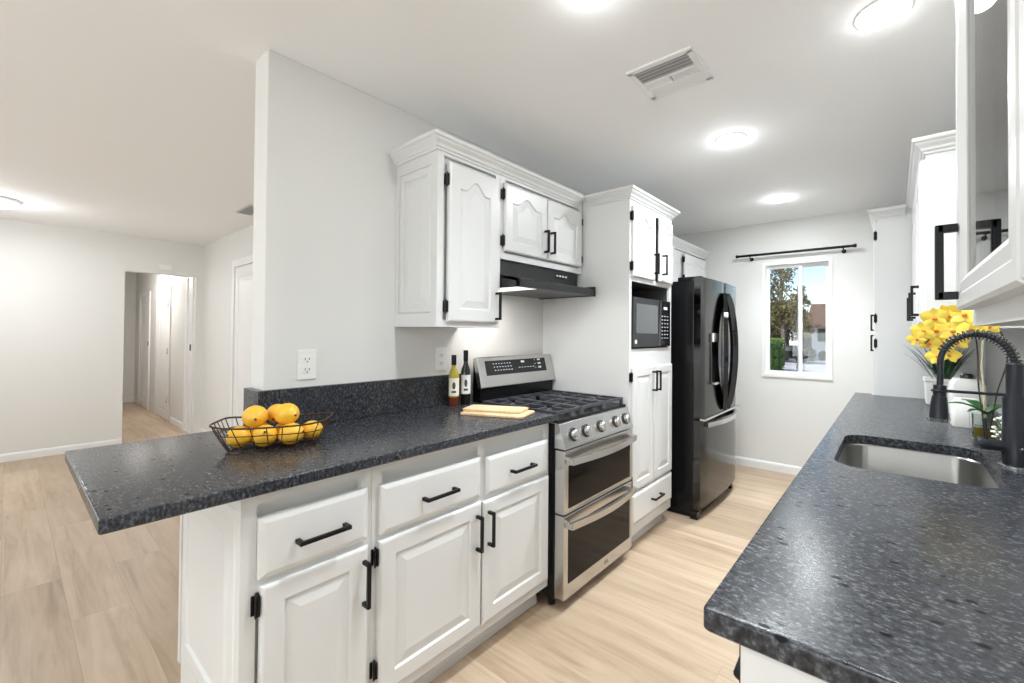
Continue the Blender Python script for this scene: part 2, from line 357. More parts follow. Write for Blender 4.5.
# ------------------------------------------------------------------ room shell
CZ = 2.37; XW = -1.90; XB = -2.04; YF = 4.447; XR = .41
struct(MB().box(-11.2, .6, -3.7, 4.6, -.12, 0), 'floor', M['floor'])
struct(MB().box(-11.2, .6, -3.7, 4.6, CZ, CZ+.12), 'ceiling', M['ceiling'])
WX0, WX1, WZ0, WZ1 = -1.022, -.440, .892, 1.985
struct(MB().box(XB, WX0, YF, YF+.14, 0, CZ).box(WX1, .55, YF, YF+.14, 0, CZ).box(WX0, WX1, YF, YF+.14, 0, WZ0).box(WX0, WX1, YF, YF+.14, WZ1, CZ), 'wall_far', M['wall'])
struct(MB().box(XR, XR+.14, -3.6, YF, 0, CZ), 'wall_right', M['wall'])
struct(MB().box(XB, XW, .593, YF, 0, CZ, .004), 'wall_partition', M['wall'])
OY0, OY1, OZ = .803, 1.425, 1.965
struct(MB().box(-7.02, -6.9, -3.6, OY0, 0, CZ).box(-7.02, -6.9, OY1, 1.62, 0, CZ).box(-7.02, -6.9, OY0, OY1, OZ, CZ), 'wall_left', M['wall'])
struct(MB().box(-6.9, XB, 1.5, 1.62, 0, CZ), 'wall_living_end', M['wall'])
struct(MB().box(-11, -7.02, OY1, 1.55, 0, CZ), 'wall_hall_right', M['wall'])
struct(MB().box(-11, -7.02, .60, .72, 0, CZ), 'wall_hall_left', M['wall'])
struct(MB().box(-11.1, -10.98, .6, 1.55, 0, CZ), 'wall_hall_end', M['wall'])
struct(MB().box(-7.02, .55, -3.62, -3.5, 0, CZ), 'wall_behind', M['wall'])
BB = [(0, 0), (.013, 0), (.013, .062), (.010, .070), (.006, .078), (0, .080)]
def base(name, pts, side, prof=BB):
    P = [Vector((*p, 0)) for p in pts]; loops = []
    t = (P[1]-P[0]).normalized(); n = Vector((t.y, -t.x, 0))*side
    for p in P: loops.append([(p.x+n.x*o, p.y+n.y*o, z) for o, z in prof])
    struct(MB().loft(loops), name, M['trim'])
base('baseboard_far', [(XW, YF), (-.09, YF)], 1)
base('baseboard_left', [(-6.9, -3.5), (-6.9, OY0)], 1)
base('baseboard_living_end', [(-6.9, 1.5), (-5.74, 1.5)], 1)
base('baseboard_partition', [(XB, .60), (XB, 1.5)], -1)
base('baseboard_hall', [(-8.12, OY1), (-7.36, OY1)], 1)
base('baseboard_hall_end', [(-10.98, .72), (-10.98, OY1)], 1)
base('baseboard_behind', [(-6.9, -3.5), (.41, -3.5)], -1)

# far window: slider with two sashes
wo = struct(MB().box(WX0, WX1, YF-.012, YF+.10, WZ0, WZ0+.030).box(WX0, WX1, YF-.012, YF+.10, WZ1-.030, WZ1)
            .box(WX0, WX0+.030, YF-.012, YF+.10, WZ0+.03, WZ1-.03).box(WX1-.030, WX1, YF-.012, YF+.10, WZ0+.03, WZ1-.03), 'window_1', M['trim'])
def sash(x0, x1, y, nm):
    mb = MB(); s = .030
    mb.box(x0, x1, y, y+.022, WZ0+.03, WZ0+.03+s).box(x0, x1, y, y+.022, WZ1-.03-s, WZ1-.03).box(x0, x0+s, y, y+.022, WZ0+.03+s, WZ1-.03-s).box(x1-s, x1, y, y+.022, WZ0+.03+s, WZ1-.03-s)
    o = mb.build(nm, M['trim'], wo)
    MB().box(x0+s, x1-s, y+.008, y+.012, WZ0+.03+s, WZ1-.03-s).build('pane', M['glass'], o)
sash(WX0+.030, -.684, YF+.03, 'window_sash'); sash(-.726, WX1-.030, YF+.055, 'window_sash')
# unseen frames added behind the camera, dressing the back fills as windows
def unseen_window(name, x0, x1, z0, z1, n):
    o = struct(MB().box(x0-.06, x1+.06, -3.5, -3.47, z1, z1+.07).box(x0-.06, x0, -3.5, -3.47, z0, z1).box(x1, x1+.06, -3.5, -3.47, z0, z1), name, M['trim'])
    mb = MB()
    for k in range(n+1):
        xx = x0+(x1-x0)*k/n; mb.box(xx-.025, xx+.025, -3.46, -3.43, z0, z1)
    mb.build('window_frame', M['trim'], o)
unseen_window('added_window_2', -4.3, -.95+.05, .2, 2.2, 2)
unseen_window('added_window_3', -.75, .15, .85, 2.05, 2)

# hall and living room joinery
def casing(name, x0, x1, z, y, wd=.075, leaf=True, m='trim'):
    o = struct(MB().box(x0-wd, x0, y-.018, y, 0, z).box(x1, x1+wd, y-.018, y, 0, z).box(x0-wd, x1+wd, y-.018, y, z, z+wd), name, M[m])
    return o
d1 = casing('door_1', -5.66, -4.86, 1.98, 1.5)
panel(py(1.496), -5.655, -4.865, .01, 1.975, t=.006, frame=.11, name='door_leaf', m='trim', parent=d1)
d2 = casing('door_2', -9.05, -8.27, 1.86, OY1)
panel(py(OY1-.002), -9.04, -8.285, .01, 1.855, t=.010, frame=.11, name='door_leaf', m='trim', parent=d2)
mb = MB()
for z in (.3, 1.0, 1.68): mb.cyl((-8.277, OY1-.02, z-.045), (-8.277, OY1-.02, z+.045), .012)
mb.build('hinge', M['steelh'], d2)
MB().box(-8.283, -8.272, OY1-.012, OY1-.001, .0, 1.86).build('door_gap', M['slot'], d2)
d3 = casing('door_3', -10.45, -9.72, 1.86, OY1)
panel(py(OY1-.002), -10.44, -9.73, .01, 1.855, t=.010, frame=.11, name='door_leaf', m='trim', parent=d3)
MB().box(-9.70, -9.66, OY1-.024, OY1-.017, 1.05, 1.12, .002).build('strike_plate', M['black'], d3)
tr = struct(MB().box(-7.34, -7.24, OY1-.018, OY1, 0, OZ, .003).box(-7.20, -7.02, OY1-.010, OY1, 0, OZ+.01, .002), 'trim_1', M['trim'])
MB().box(-7.10, -7.05, OY1-.016, OY1-.009, 1.04, 1.12, .002).build('strike_plate', M['black'], tr)
t = thing('door_chime', 'small white rectangular chime box on wall above the hall opening', 'chime', (-6.9, 1.14, 2.02))
MB().box(-6.9, -6.875, 1.075, 1.195, 2.015, 2.075, .006).build('cover', M['plastic'], t)
MB().box(-6.876, -6.872, 1.085, 1.185, 2.030, 2.034).box(-6.876, -6.872, 1.085, 1.185, 2.050, 2.054).build('grille', M['ceiling'], t)

# ------------------------------------------------------------------ base cabinets, left run
XFR = -1.300; FX = px(XFR); ZT = .878
def cab_body(parent, y0, y1, x_back=XW, top=ZT, toe=True, stile=.035):
    MB().box(x_back+.002, XFR-.004, y0, y1, .105, top).build('body', M['cab'], parent)
def frame_y(parent, f, y0, y1, z0, z1, splits, rails, st=.035, t=.0):
    pass
def face_frame(parent, y0, y1, z0, z1, rails, stiles, w=.034, x=XFR, th=.018):
    mb = MB()
    mb.box(x-th, x, y0, y0+w, z0, z1).box(x-th, x, y1-w, y1, z0, z1).box(x-th, x, y0+w, y1-w, z0, z0+w).box(x-th, x, y0+w, y1-w, z1-w, z1)
    for r in rails: mb.box(x-th, x, y0+w, y1-w, r-w/2, r+w/2)
    for s, a, b in stiles: mb.box(x-th, x, s-w/2, s+w/2, a+w/2, b-w)
    return mb.build('face_frame', M['cab'], parent)
Y0, Y1, Y2 = .362, .700, 1.560
c1 = thing('base_cabinet', 'white one-drawer one-door base cabinet at the peninsula end', 'cabinet', (-1.6, (Y0+Y1)/2, 0), 'white base cabinets along the left run')
MB().box(-1.875, XFR-.018, Y0+.012, Y1-.0005, .105, ZT).build('body', M['cab'], c1)
face_frame(c1, Y0, Y1-.0005, .105, ZT, [.637], [])
e = panel(py(Y0+.012), -1.86, -1.335, .235, .835, t=.014, frame=.05, name='end_panel', parent=c1)
MB().box(-1.885, -1.862, Y0-.004, Y0+.012, .20, ZT).box(-1.862, -1.318, Y0, Y0+.012, .835, ZT).box(-1.334, -1.318, Y0, Y0+.012, .105, .835).box(-1.862, -1.318, Y0, Y0+.012, .105, .235).build('end_frame', M['cab'], c1)
MB().box(-1.87, -1.385, Y0+.03, Y1-.0005, 0, .105).build('toe_kick', M['cab'], c1)
MB().extr([(-1.385, 0), (-1.365, 0), (-1.368, .03), (-1.378, .05), (-1.385, .052)], 'y', Y0+.03, Y1-.0005).build('base_trim', M['cab'], c1)
dr = panel(FX, .397, .681, .655, .812, frame=0, flat=True, name='drawer', parent=c1); pull(px(-1.28), .546, .726, .135, False, dr)
do = panel(FX, .403, .683, .150, .636, frame=.052, name='door', parent=c1); pull(px(-1.28), .668, .530, .135, True, do)
for z in (.590, .235): hinge(FX, .394, z, do)
c2 = thing('base_cabinet', 'white two-drawer double-door base cabinet beside the oven range', 'cabinet', (-1.6, (Y1+Y2)/2, 0), 'white base cabinets along the left run')
MB().box(-1.875, XFR-.018, Y1+.0005, Y2, .105, ZT).build('body', M['cab'], c2)
face_frame(c2, Y1+.0005, Y2, .105, ZT, [.632], [(1.145, .632, ZT)])
MB().box(-1.87, -1.385, Y1+.0005, Y2, 0, .105).build('toe_kick', M['cab'], c2)
MB().extr([(-1.385, 0), (-1.365, 0), (-1.368, .03), (-1.378, .05), (-1.385, .052)], 'y', Y1+.0005, Y2).build('base_trim', M['cab'], c2)
d = panel(FX, .722, 1.131, .650, .806, flat=True, name='drawer', parent=c2); pull(px(-1.28), .935, .722, .135, False, d)
d = panel(FX, 1.160, 1.540, .645, .797, flat=True, name='drawer', parent=c2); pull(px(-1.28), 1.355, .712, .135, False, d)
d = panel(FX, .718, 1.136, .148, .632, frame=.055, name='door', parent=c2); pull(px(-1.28), 1.110, .520, .135, True, d)
for z in (.585, .235): hinge(FX, .709, z, d)
d = panel(FX, 1.144, 1.545, .148, .626, frame=.055, name='door', parent=c2); pull(px(-1.28), 1.170, .518, .135, True, d)

# countertop with rounded leathered edge, one L-free slab
def slab(name, poly, z0, z1, label, r=.005, hole=None):
    """poly CCW; rounded top edge"""
    mb = MB()
    def inset(P, d):
        n = len(P); out = []
        for i in range(n):
            a, b, c = Vector(P[i-1]), Vector(P[i]), Vector(P[(i+1) % n])
            t1 = (b-a).normalized(); t2 = (c-b).normalized(); n1 = Vector((-t1.y, t1.x)); n2 = Vector((-t2.y, t2.x))
            m_ = n1+n2; m_ = m_/max(.2, m_.dot(n1)); out.append(b+m_*d)
        return out
    seq = [(.004, z0), (0, z0+.004), (0, z1-r)] + [(r*(1-math.cos(a)), z1-r+r*math.sin(a)) for a in (PI/8, PI/4, 3*PI/8, PI/2)]
    loops = [[(q.x, q.y, z) for q in inset(poly, d)] for d, z in seq]
    if not hole: mb.loft(loops)
    else:
        bm = mb.bm
        L = [[bm.verts.new(p) for p in lp] for lp in loops]; n = len(poly)
        for a, b in zip(L, L[1:]):
            for i in range(n): mb.face([a[i], a[(i+1) % n], b[(i+1) % n], b[i]])
        m_ = len(hole)
        ht = [bm.verts.new((x, y, z1)) for x, y in hole]; hb = [bm.verts.new((x, y, z0)) for x, y in hole]
        for i in range(m_): mb.face([ht[i], ht[(i+1) % m_], hb[(i+1) % m_], hb[i]])
        for ring, h in ((L[-1], ht), (L[0], hb)):
            es = [bm.edges.get((ring[i], ring[(i+1) % n])) for i in range(n)]+[bm.edges.get((h[i], h[(i+1) % m_])) for i in range(m_)]
            bmesh.ops.triangle_fill(bm, use_beauty=True, edges=es)
    return tag(mb.build(name, M['granite'], smooth=True), label, 'countertop')
def rpoly(x0, x1, y0, y1, rads, seg=5):
    """CCW rectangle with corner radii for (x0y0, x1y0, x1y1, x0y1)"""
    out = []
    for (cx, cy, a0), r, (sx, sy) in zip(((x0, y0, PI), (x1, y0, 1.5*PI), (x1, y1, 0), (x0, y1, .5*PI)), rads, ((1, 1), (-1, 1), (-1, -1), (1, -1))):
        if r <= 0: out.append((cx, cy)); continue
        for k in range(seg+1):
            a = a0+PI/2*k/seg; out.append((cx+sx*r+r*math.cos(a), cy+sy*r+r*math.sin(a)))
    return out
CT = .911
slab('countertop', [(-2.060, .116), (-1.258, .116), (-1.258, 1.562), (-1.899, 1.562), (-1.899, .590), (-2.060, .590)], ZT+.001, CT, 'dark speckled granite countertop of the peninsula, bearing the lemon basket')
bs = MB().box(XW+.001, XW+.024, .570, 1.560, CT+.001, 1.066, .002).box(XB+.002, XW+.001, .570, .592, CT+.001, 1.066, .002)
tag(bs.build('backsplash', M['granite']), 'low dark granite backsplash along the left wall, wrapping the wall end', 'backsplash')

# ------------------------------------------------------------------ oven range
RY0, RY1 = 1.564, 2.206; RX = -1.208
rg = thing('oven_range', 'stainless steel double-oven gas range with five front knobs', 'oven', (-1.55, (RY0+RY1)/2, 0))
MB().box(-1.86, -1.265, RY0, RY1, .05, .867, .003).build('body', M['blackbody'], rg)
for x in (-1.82, -1.31):
    for y in (RY0+.04, RY1-.04): MB().cyl((x, y, 0), (x, y, .05), .018).build('foot', M['black'], rg)
def oven_door(z0, z1, gz0, gz1, hz):
    d = MB().box(-1.265, RX, RY0+.002, RY1-.002, z0, z1, .004).build('oven_door', M['steel'], rg)
    MB().box(RX-.002, RX+.0025, RY0+.035, RY1-.030, gz0, gz1, .0015).build('window_glass', M['glassdark'], d)
    pts = []; 
    for k in range(15):
        s = k/14; y = RY0+.020+(RY1-RY0-.04)*s; pts.append((RX+.030+.030*math.sin(PI*s), y, hz))
    h = MB(); h.tube(pts, 0, rect=(.016, .008))
    for y in (RY0+.022, RY1-.022): h.box(RX-.001, RX+.036, y-.012, y+.012, hz-.013, hz+.013, .003)
    h.build('handle', M['steel'], d)
    return d
oven_door(.452, .745, .475, .672, .700); dd = oven_door(.060, .444, .128, .392, .405)
MB().box(-1.262, RX-.004, RY0+.004, RY1-.004, .4445, .4515).build('door_seam', M['slot'], rg)
text('LG', .026, (RX+.0006, 1.93, .094), ROTX, M['slot'], dd, 'logo')
cp = MB(); cp.extr([(-1.30, .753), (RX+.006, .753), (RX+.004, .762), (-1.240, .862), (-1.258, .870), (-1.30, .870)], 'y', RY0+.001, RY1-.001).build('control_panel', M['steel'], rg)
tilt = math.atan2(.026, .114)
nrm = Vector((math.cos(tilt), 0, math.sin(tilt)))
for y in (1.650, 1.755, 1.890, 2.040, 2.145):
    c = Vector((-1.221, y, .806)); kb = MB()
    kb.tube([c-nrm*.002, c+nrm*.004, c+nrm*.006], [.033, .033, .029], 24).build('knob_bezel', M['gloss'], rg, smooth=True)
    MB().tube([c+nrm*.004, c+nrm*.024, c+nrm*.028], [.024, .023, .019], 24).hexa([tuple(c+nrm*a+Vector((0, b, 0))+Vector((-math.sin(tilt), 0, math.cos(tilt)))*q) for a in (.026, .036) for b, q in ((-.006, -.020), (.006, -.020), (.006, .020), (-.006, .020))], .002).build('knob', M['steelh'], rg, smooth=True)
MB().box(-1.800, -1.250, RY0+.001, RY1-.001, .868, .880, .003).build('cooktop', M['blackbody'], rg)
bx = [(-1.40, 1.70), (-1.40, 2.07), (-1.66, 1.70), (-1.66, 2.07), (-1.53, 1.885)]
for x, y in bx:
    MB().lathe([(.045, 0), (.045, .008), (.036, .012), (.036, .020), (.030, .024), (.0, .024)], (x, y, .880)).build('burner_cap', M['iron'], rg, smooth=True)
def grate(y0, y1):
    mb = MB(); x0, x1 = -1.785, -1.266; z = .912; t = .0065
    def bar(a, b): mb.tube([a, b], 0, rect=(.007, .0055))
    cx_, cy_ = (x0+x1)/2, (y0+y1)/2
    bar((x0, y0+t, z), (x1, y0+t, z)); bar((x0, y1-t, z), (x1, y1-t, z)); bar((x0+t, y0, z), (x0+t, y1, z)); bar((x1-t, y0, z), (x1-t, y1, z)); bar((cx_, y0, z), (cx_, y1, z))
    for cxx in ((x0+cx_)/2, (x1+cx_)/2):
        for dx, dy in ((1, 0), (-1, 0), (0, 1), (0, -1)):
            L = (x1-x0)/4 if dx else (y1-y0)/2
            bar((cxx+dx*L, cy_+dy*L, z+.001), (cxx+dx*.022, cy_+dy*.022, z+.001))
        for dx in ():
            bar((cxx+dx*.065, y0, z+.0005), (cxx+dx*.065, cy_-.05, z+.0005)); bar((cxx+dx*.065, y1, z+.0005), (cxx+dx*.065, cy_+.05, z+.0005))
    for x in (x0+t, cx_, x1-t):
        for y in (y0+t, y1-t): mb.box(x-.007, x+.007, y-.007, y+.007, .880, z)
    mb.build('grate', M['iron'], rg)
g = (RY1-RY0-.02)/3
for k in range(3): grate(RY0+.01+k*g+.002, RY0+.01+(k+1)*g-.002)
# raised back guard with clock panel
MB().extr([(-1.86, .87), (-1.80, .87), (-1.80, .985), (-1.845, 1.140), (-1.86, 1.140)], 'y', RY0+.012, RY1-.008).build('backguard_core', M['blackbody'], rg)
def gp(u, v, d):
    a = Vector((-1.797, 0, .982)); b = Vector((-1.843, 0, 1.150)); t_ = (b-a); n = Vector((t_.z, 0, -t_.x)).normalized(); q = a+t_*v+n*d; return (q.x, u, q.z)
def gbox(u0, u1, v0, v1, d0, d1, bev): return MB().hexa([gp(u0, v0, d0), gp(u1, v0, d0), gp(u1, v0, d1), gp(u0, v0, d1), gp(u0, v1, d0), gp(u1, v1, d0), gp(u1, v1, d1), gp(u0, v1, d1)], bev)
gd = gbox(RY0+.002, RY1-.002, 0, 1, -.010, .020, .005).build('backguard', M['steel'], rg)
ds = gbox(RY0+.055, RY1-.075, .38, .86, .019, .0215, .001).build('display', M['gloss'], gd)
mk = MB()
def gmark(u0, u1, v0, v1):
    mk.hexa([gp(u0, v0, .0212), gp(u1, v0, .0212), gp(u1, v0, .0222), gp(u0, v0, .0222), gp(u0, v1, .0212), gp(u1, v1, .0212), gp(u1, v1, .0222), gp(u0, v1, .0222)])
for r_ in range(3):
    for k in range(7): gmark(1.675+k*.022+r_*.004, 1.684+k*.022+r_*.004, .74-r_*.11, .765-r_*.11)
for k in range(6): gmark(1.88+k*.025, 1.892+k*.025, .56, .58)
gmark(1.905, 1.935, .74, .80)
for r_ in range(3):
    gmark(2.055, 2.082, .78-r_*.14, .84-r_*.14); gmark(2.025, 2.033, .79-r_*.14, .81-r_*.14)
mk.build('panel_marks', M['mark'], gd)

# ------------------------------------------------------------------ upper cabinets, left
XU = -1.574; U = px(XU)
def upper_frame(parent, y0, y1, z0, z1, w=.032, stiles=(), x=XU, s=1):
    mb = MB(); a, b = (x-.018, x) if s > 0 else (x, x+.018)
    mb.box(a, b, y0, y0+w, z0, z1).box(a, b, y1-w, y1, z0, z1).box(a, b, y0+w, y1-w, z0, z0+w).box(a, b, y0+w, y1-w, z1-.06, z1)
    for q in stiles: mb.box(a, b, q-w/2, q+w/2, z0+w, z1-.06)
    return mb.build('face_frame', M['cab'], parent)
UT = 2.130; ZB = 1.315; CRZ = 2.084
ua = thing('wall_cabinet', 'tall single-door white wall cabinet with arched panel left of the hood', 'cabinet', (-1.74, 1.31, ZB), 'white wall cabinets on the left wall')
MB().box(XW+.001, XU-.018, 1.138, 1.4995, ZB, UT).build('body', M['cab'], ua)
upper_frame(ua, 1.126, 1.4995, ZB, UT)
panel(py(1.138), XW+.03, XU-.045, ZB+.06, 2.03, t=.012, frame=.035, name='end_panel', parent=ua)
MB().box(XW+.001, XU-.018, 1.127, 1.138, ZB, ZB+.06).box(XW+.001, XU-.018, 1.127, 1.138, 2.03, UT).box(XW+.001, XW+.03, 1.127, 1.138, ZB+.06, 2.03).box(XU-.045, XU-.018, 1.127, 1.138, ZB+.06, 2.03).build('end_frame', M['cab'], ua)
d = panel(U, 1.176, 1.478, 1.338, 2.048, frame=.058, arch=.050, name='door', parent=ua); pull(px(XU+.02), 1.456, 1.420, .135, True, d)
for z in (1.965, 1.405): hinge(U, 1.168, z, d)
crown([(XW+.001, 1.126), (XU, 1.126), (XU, 1.4995)], 1, CRZ, ua)
ub = thing('wall_cabinet', 'short double-door white wall cabinet directly above the range hood', 'cabinet', (-1.74, 1.85, 1.664), 'white wall cabinets on the left wall')
MB().box(XW+.001, XU-.018, 1.5005, 2.202, 1.664, UT).build('body', M['cab'], ub)
upper_frame(ub, 1.5005, 2.202, 1.664, UT)
d = panel(U, 1.516, 1.843, 1.704, 2.048, frame=.050, arch=.042, name='door', parent=ub); pull(px(XU+.02), 1.820, 1.800, .125, True, d)
for z in (1.990, 1.755): hinge(U, 1.508, z, d)
d = panel(U, 1.851, 2.180, 1.704, 2.048, frame=.050, arch=.042, name='door', parent=ub); pull(px(XU+.02), 1.874, 1.800, .125, True, d)
for z in (1.990, 1.755): hinge(px(XU-.004), 2.187, z, d, .04)
crown([(XU, 1.5005), (XU, 2.154)], 1, CRZ, ub)

# range hood
hd = thing('range_hood', 'black under-cabinet range hood over the stove', 'range hood', (-1.7, 1.84, 1.515))
MB().extr([(XW+.001, 1.662), (-1.592, 1.662), (-1.592, 1.582), (-1.600, 1.530), (XW+.001, 1.530)], 'y', 1.506, 2.180).build('shell', M['greymetal'], hd)
MB().extr([(-1.596, 1.590), (-1.470, 1.562), (-1.452, 1.556), (-1.452, 1.520), (-1.466, 1.517), (-1.466, 1.545), (-1.596, 1.575)], 'y', 1.506, 2.180).build('visor', M['greymetal'], hd)
MB().box(XW+.001, -1.452, 1.506, 1.518, 1.517, 1.575, .001).build('side_skirt', M['greymetal'], hd)
MB().box(XW+.001, -1.452, 2.168, 2.180, 1.517, 1.575, .001).build('side_skirt', M['greymetal'], hd)
MB().box(XW+.01, -1.47, 1.70, 2.166, 1.522, 1.530).build('grease_filter', M['greymetal'], hd)
MB().box(XW+.02, -1.475, 1.520, 1.690, 1.521, 1.530, .001).build('lamp_lens', M['hoodlens'], hd)
sw = MB().box(-1.5925, -1.589, 1.96, 2.08, 1.616, 1.646, .001).build('switch_panel', M['gloss'], hd)
mk = MB()
for k in range(4): mk.box(-1.5895, -1.5875, 1.968+k*.028, 1.984+k*.028, 1.626, 1.636)
mk.build('switch', M['mark'], sw)
lamp('hood_lamp', 'AREA', (.03, -.20, -.003), 2.6, (1, .97, .93), (0, 0, -1), hd, shape='RECTANGLE', size=.3, size_y=.15)

# ------------------------------------------------------------------ tall oven-tower cabinet
TX = -1.235; T = px(TX); TY0, TY1 = 2.210, 2.800
tc_ = thing('tall_cabinet', 'tall white cabinet tower housing the microwave', 'cabinet', (-1.57, 2.5, 0), 'tall white kitchen cabinets')
mb = MB()
mb.box(XW+.001, TX-.018, TY0, TY0+.018, .1, UT).box(XW+.001, TX-.018, TY1-.018, TY1, .1, UT).box(XW+.001, -1.321, TY0, TY0+.018, 0, .1).box(XW+.001, -1.321, TY1-.018, TY1, 0, .1).box(XW+.001, XW+.012, TY0+.018, TY1-.018, .1, UT)
mb.box(XW+.012, TX-.018, TY0+.018, TY1-.018, UT-.018, UT).box(XW+.012, TX-.018, TY0+.018, TY1-.018, .10, .118).build('carcass', M['cab'], tc_)
MB().box(XW+.012, TX-.018, TY0+.018, TY1-.018, 1.604, 1.622).box(XW+.012, TX-.018, TY0+.018, TY1-.018, 1.184, 1.200).box(XW+.012, TX-.02, TY0+.018, TY0+.021, 1.2, 1.604).box(XW+.012, TX-.02, TY1-.021, TY1-.018, 1.2, 1.604).box(XW+.012, XW+.016, TY0+.021, TY1-.021, 1.2, 1.604).build('niche_inside', M['niche'], tc_)  # inside faces of the niche, darker grey than the cabinet paint
mb = MB()
for a, b in ((TY0, TY0+.026), (TY1-.030, TY1)): mb.box(TX-.018, TX, a, b, .1, UT)
for a, b in ((.10, .175), (.335, .375), (1.085, 1.200), (1.604, 1.632), (2.05, UT)): mb.box(TX-.018, TX, TY0+.026, TY1-.030, a, b)
mb.build('face_frame', M['cab'], tc_)
MB().box(-1.32, -1.31, TY0, TY1, 0, .099).extr([(-1.31, 0), (-1.292, 0), (-1.295, .03), (-1.31, .05)], 'y', TY0, TY1).build('toe_kick', M['cab'], tc_)
d = panel(T, 2.228, 2.520, 1.630, 2.045, frame=.046, arch=.042, name='door', parent=tc_)
pull(px(TX+.02), 2.498, 1.735, .13, True, d)
for z in (1.985, 1.69): hinge(T, 2.220, z, d)
# the second upper door stands slightly ajar, hinged on its far side
hy = 2.783; ang = math.radians(5)
def ajar(u, v, d_): 
    r = hy-u; return (TX+d_*math.cos(ang)+r*math.sin(ang), hy-r*math.cos(ang)+d_*math.sin(ang), v)
d = panel(ajar, 2.548, 2.783, 1.630, 2.045, frame=.040, arch=.040, name='door', parent=tc_)
def ajar2(u, v, d_): return ajar(u, v, d_+.02)
pull(ajar2, 2.572, 1.735, .13, True, d)
d = panel(T, 2.228, 2.502, .365, 1.088, frame=.050, name='door', parent=tc_); pull(px(TX+.02), 2.480, .995, .125, True, d)
for z in (1.035, .43): hinge(T, 2.220, z, d)
d = panel(T, 2.510, 2.782, .365, 1.088, frame=.050, name='door', parent=tc_); pull(px(TX+.02), 2.532, .995, .125, True, d)
d = panel(T, 2.228, 2.786, .168, .345, flat=True, name='drawer', parent=tc_); pull(px(TX+.02), 2.53, .258, .13, False, d)
crown([(XU+.052, TY0), (TX, TY0), (TX, TY1), (XW+.001, TY1)], 1, CRZ, tc_)
# microwave in the niche
mwx = -1.222
mw = thing('microwave', 'black microwave oven in the tower cabinet niche', 'microwave', (-1.42, 2.50, 1.2005))
MB().box(-1.62, mwx-.02, 2.246, 2.752, 1.208, 1.512, .004).build('housing', M['blackbody'], mw)
for x in (-1.6, -1.27):
    for y in (2.27, 2.72): MB().cyl((x, y, 1.2005), (x, y, 1.209), .012).build('foot', M['black'], mw)
dm = MB().box(mwx-.02, mwx, 2.244, 2.588, 1.210, 1.510, .003).build('door', M['greymetal'], mw)
MB().box(mwx-.002, mwx+.002, 2.272, 2.560, 1.292, 1.472, .001).build('window_glass', M['mwdoor'], dm)
lg = MB().cyl((mwx, 2.268, 1.243), (mwx+.003, 2.268, 1.243), .013).build('badge', M['mark'], dm)
cpn = MB().box(mwx-.02, mwx+.003, 2.591, 2.752, 1.210, 1.510, .003).build('control_panel', M['gloss'], mw)
mk = MB()
for r_ in range(7):
    for k in range(3): mk.box(mwx+.003, mwx+.004, 2.615+k*.04, 2.633+k*.04, 1.405-r_*.024, 1.410-r_*.024)
mk.box(mwx+.003, mwx+.004, 2.645, 2.70, 1.452, 1.470)
mk.build('keypad', M['mark'], cpn)
MB().box(mwx+.003, mwx+.005, 2.60, 2.742, 1.222, 1.250, .001).build('open_button', M['blackbody'], cpn)

# cabinet over the fridge
uf = thing('wall_cabinet', 'white wall cabinet high in the corner above the refrigerator', 'cabinet', (-1.74, 3.62, 1.75), 'white wall cabinets on the left wall')
MB().box(XW+.001, XU-.018, TY1+.001, YF-.001, 1.74, UT).build('body', M['cab'], uf)
upper_frame(uf, TY1+.001, YF-.001, 1.74, UT, stiles=(3.62,))
d = panel(U, 2.83, 3.215, 1.765, 2.045, frame=.045, arch=.038, name='door', parent=uf); pull(px(XU+.02), 3.19, 1.84, .11, True, d)
d = panel(U, 3.222, 3.605, 1.765, 2.045, frame=.045, arch=.038, name='door', parent=uf); pull(px(XU+.02), 3.25, 1.84, .11, True, d)
d = panel(U, 3.835, 4.395, 1.765, 2.045, frame=.045, arch=.038, name='door', parent=uf)
for z in (1.99, 1.82): hinge(U, 3.826, z, d)
crown([(XU, TY1+.050), (XU, YF-.001)], 1, CRZ, uf)

# ------------------------------------------------------------------ refrigerator
FY0, FY1 = 2.925, 3.745; FXD = -1.066; FB = -1.125
fr = thing('refrigerator', 'black stainless french-door refrigerator with water dispenser', 'refrigerator', (-1.5, 3.33, 0))
MB().box(-1.85, FB, FY0+.012, FY1-.012, .025, 1.672, .006).build('cabinet_body', M['blackbody'], fr)
MB().box(-1.80, FB+.012, FY0+.03, FY1-.03, 0.0, .060, .003).box(FB-.02, FB+.035, FY0-.002, FY0+.05, 0, .055, .004).box(FB-.02, FB+.035, FY1-.05, FY1-.01, 0, .055, .004).build('kick_plate', M['blackbody'], fr)
def fdoor(y0, y1, z0, z1, name='door'):
    mb = MB(); loops = []; yc = (FY0+FY1)/2; hw = (FY1-FY0)/2
    prof = [(FB+.004, y0+.004)]
    N = 12
    for k in range(N+1):
        y = y0+(y1-y0)*k/N; x = FXD+.020*(1-((y-yc)/hw)**2)
        prof.append((x-(.006 if k in (0, N) else 0), y))
    prof.append((FB+.004, y1-.004))
    mb.extr(prof, 'z', z0, z1)
    return mb.build(name, M['blacksteel'], fr, smooth=True)
ym = (FY0+FY1)/2+.03
dl = fdoor(FY0, ym-.003, .705, 1.690); drr = fdoor(ym+.003, FY1, .705, 1.690); dz = fdoor(FY0, FY1, .085, .690, 'freezer_drawer')
MB().box(FB-.015, FB+.004, FY0+.02, FY1-.02, .06, 1.68).build('gasket', M['slot'], fr)
MB().box(-1.25, FXD-.01, FY0+.02, FY0+.10, 1.672, 1.700, .006).build('hinge_cover', M['blackbody'], fr)
MB().box(-1.25, FXD-.01, FY1-.10, FY1-.02, 1.672, 1.700, .006).build('hinge_cover', M['blackbody'], fr)
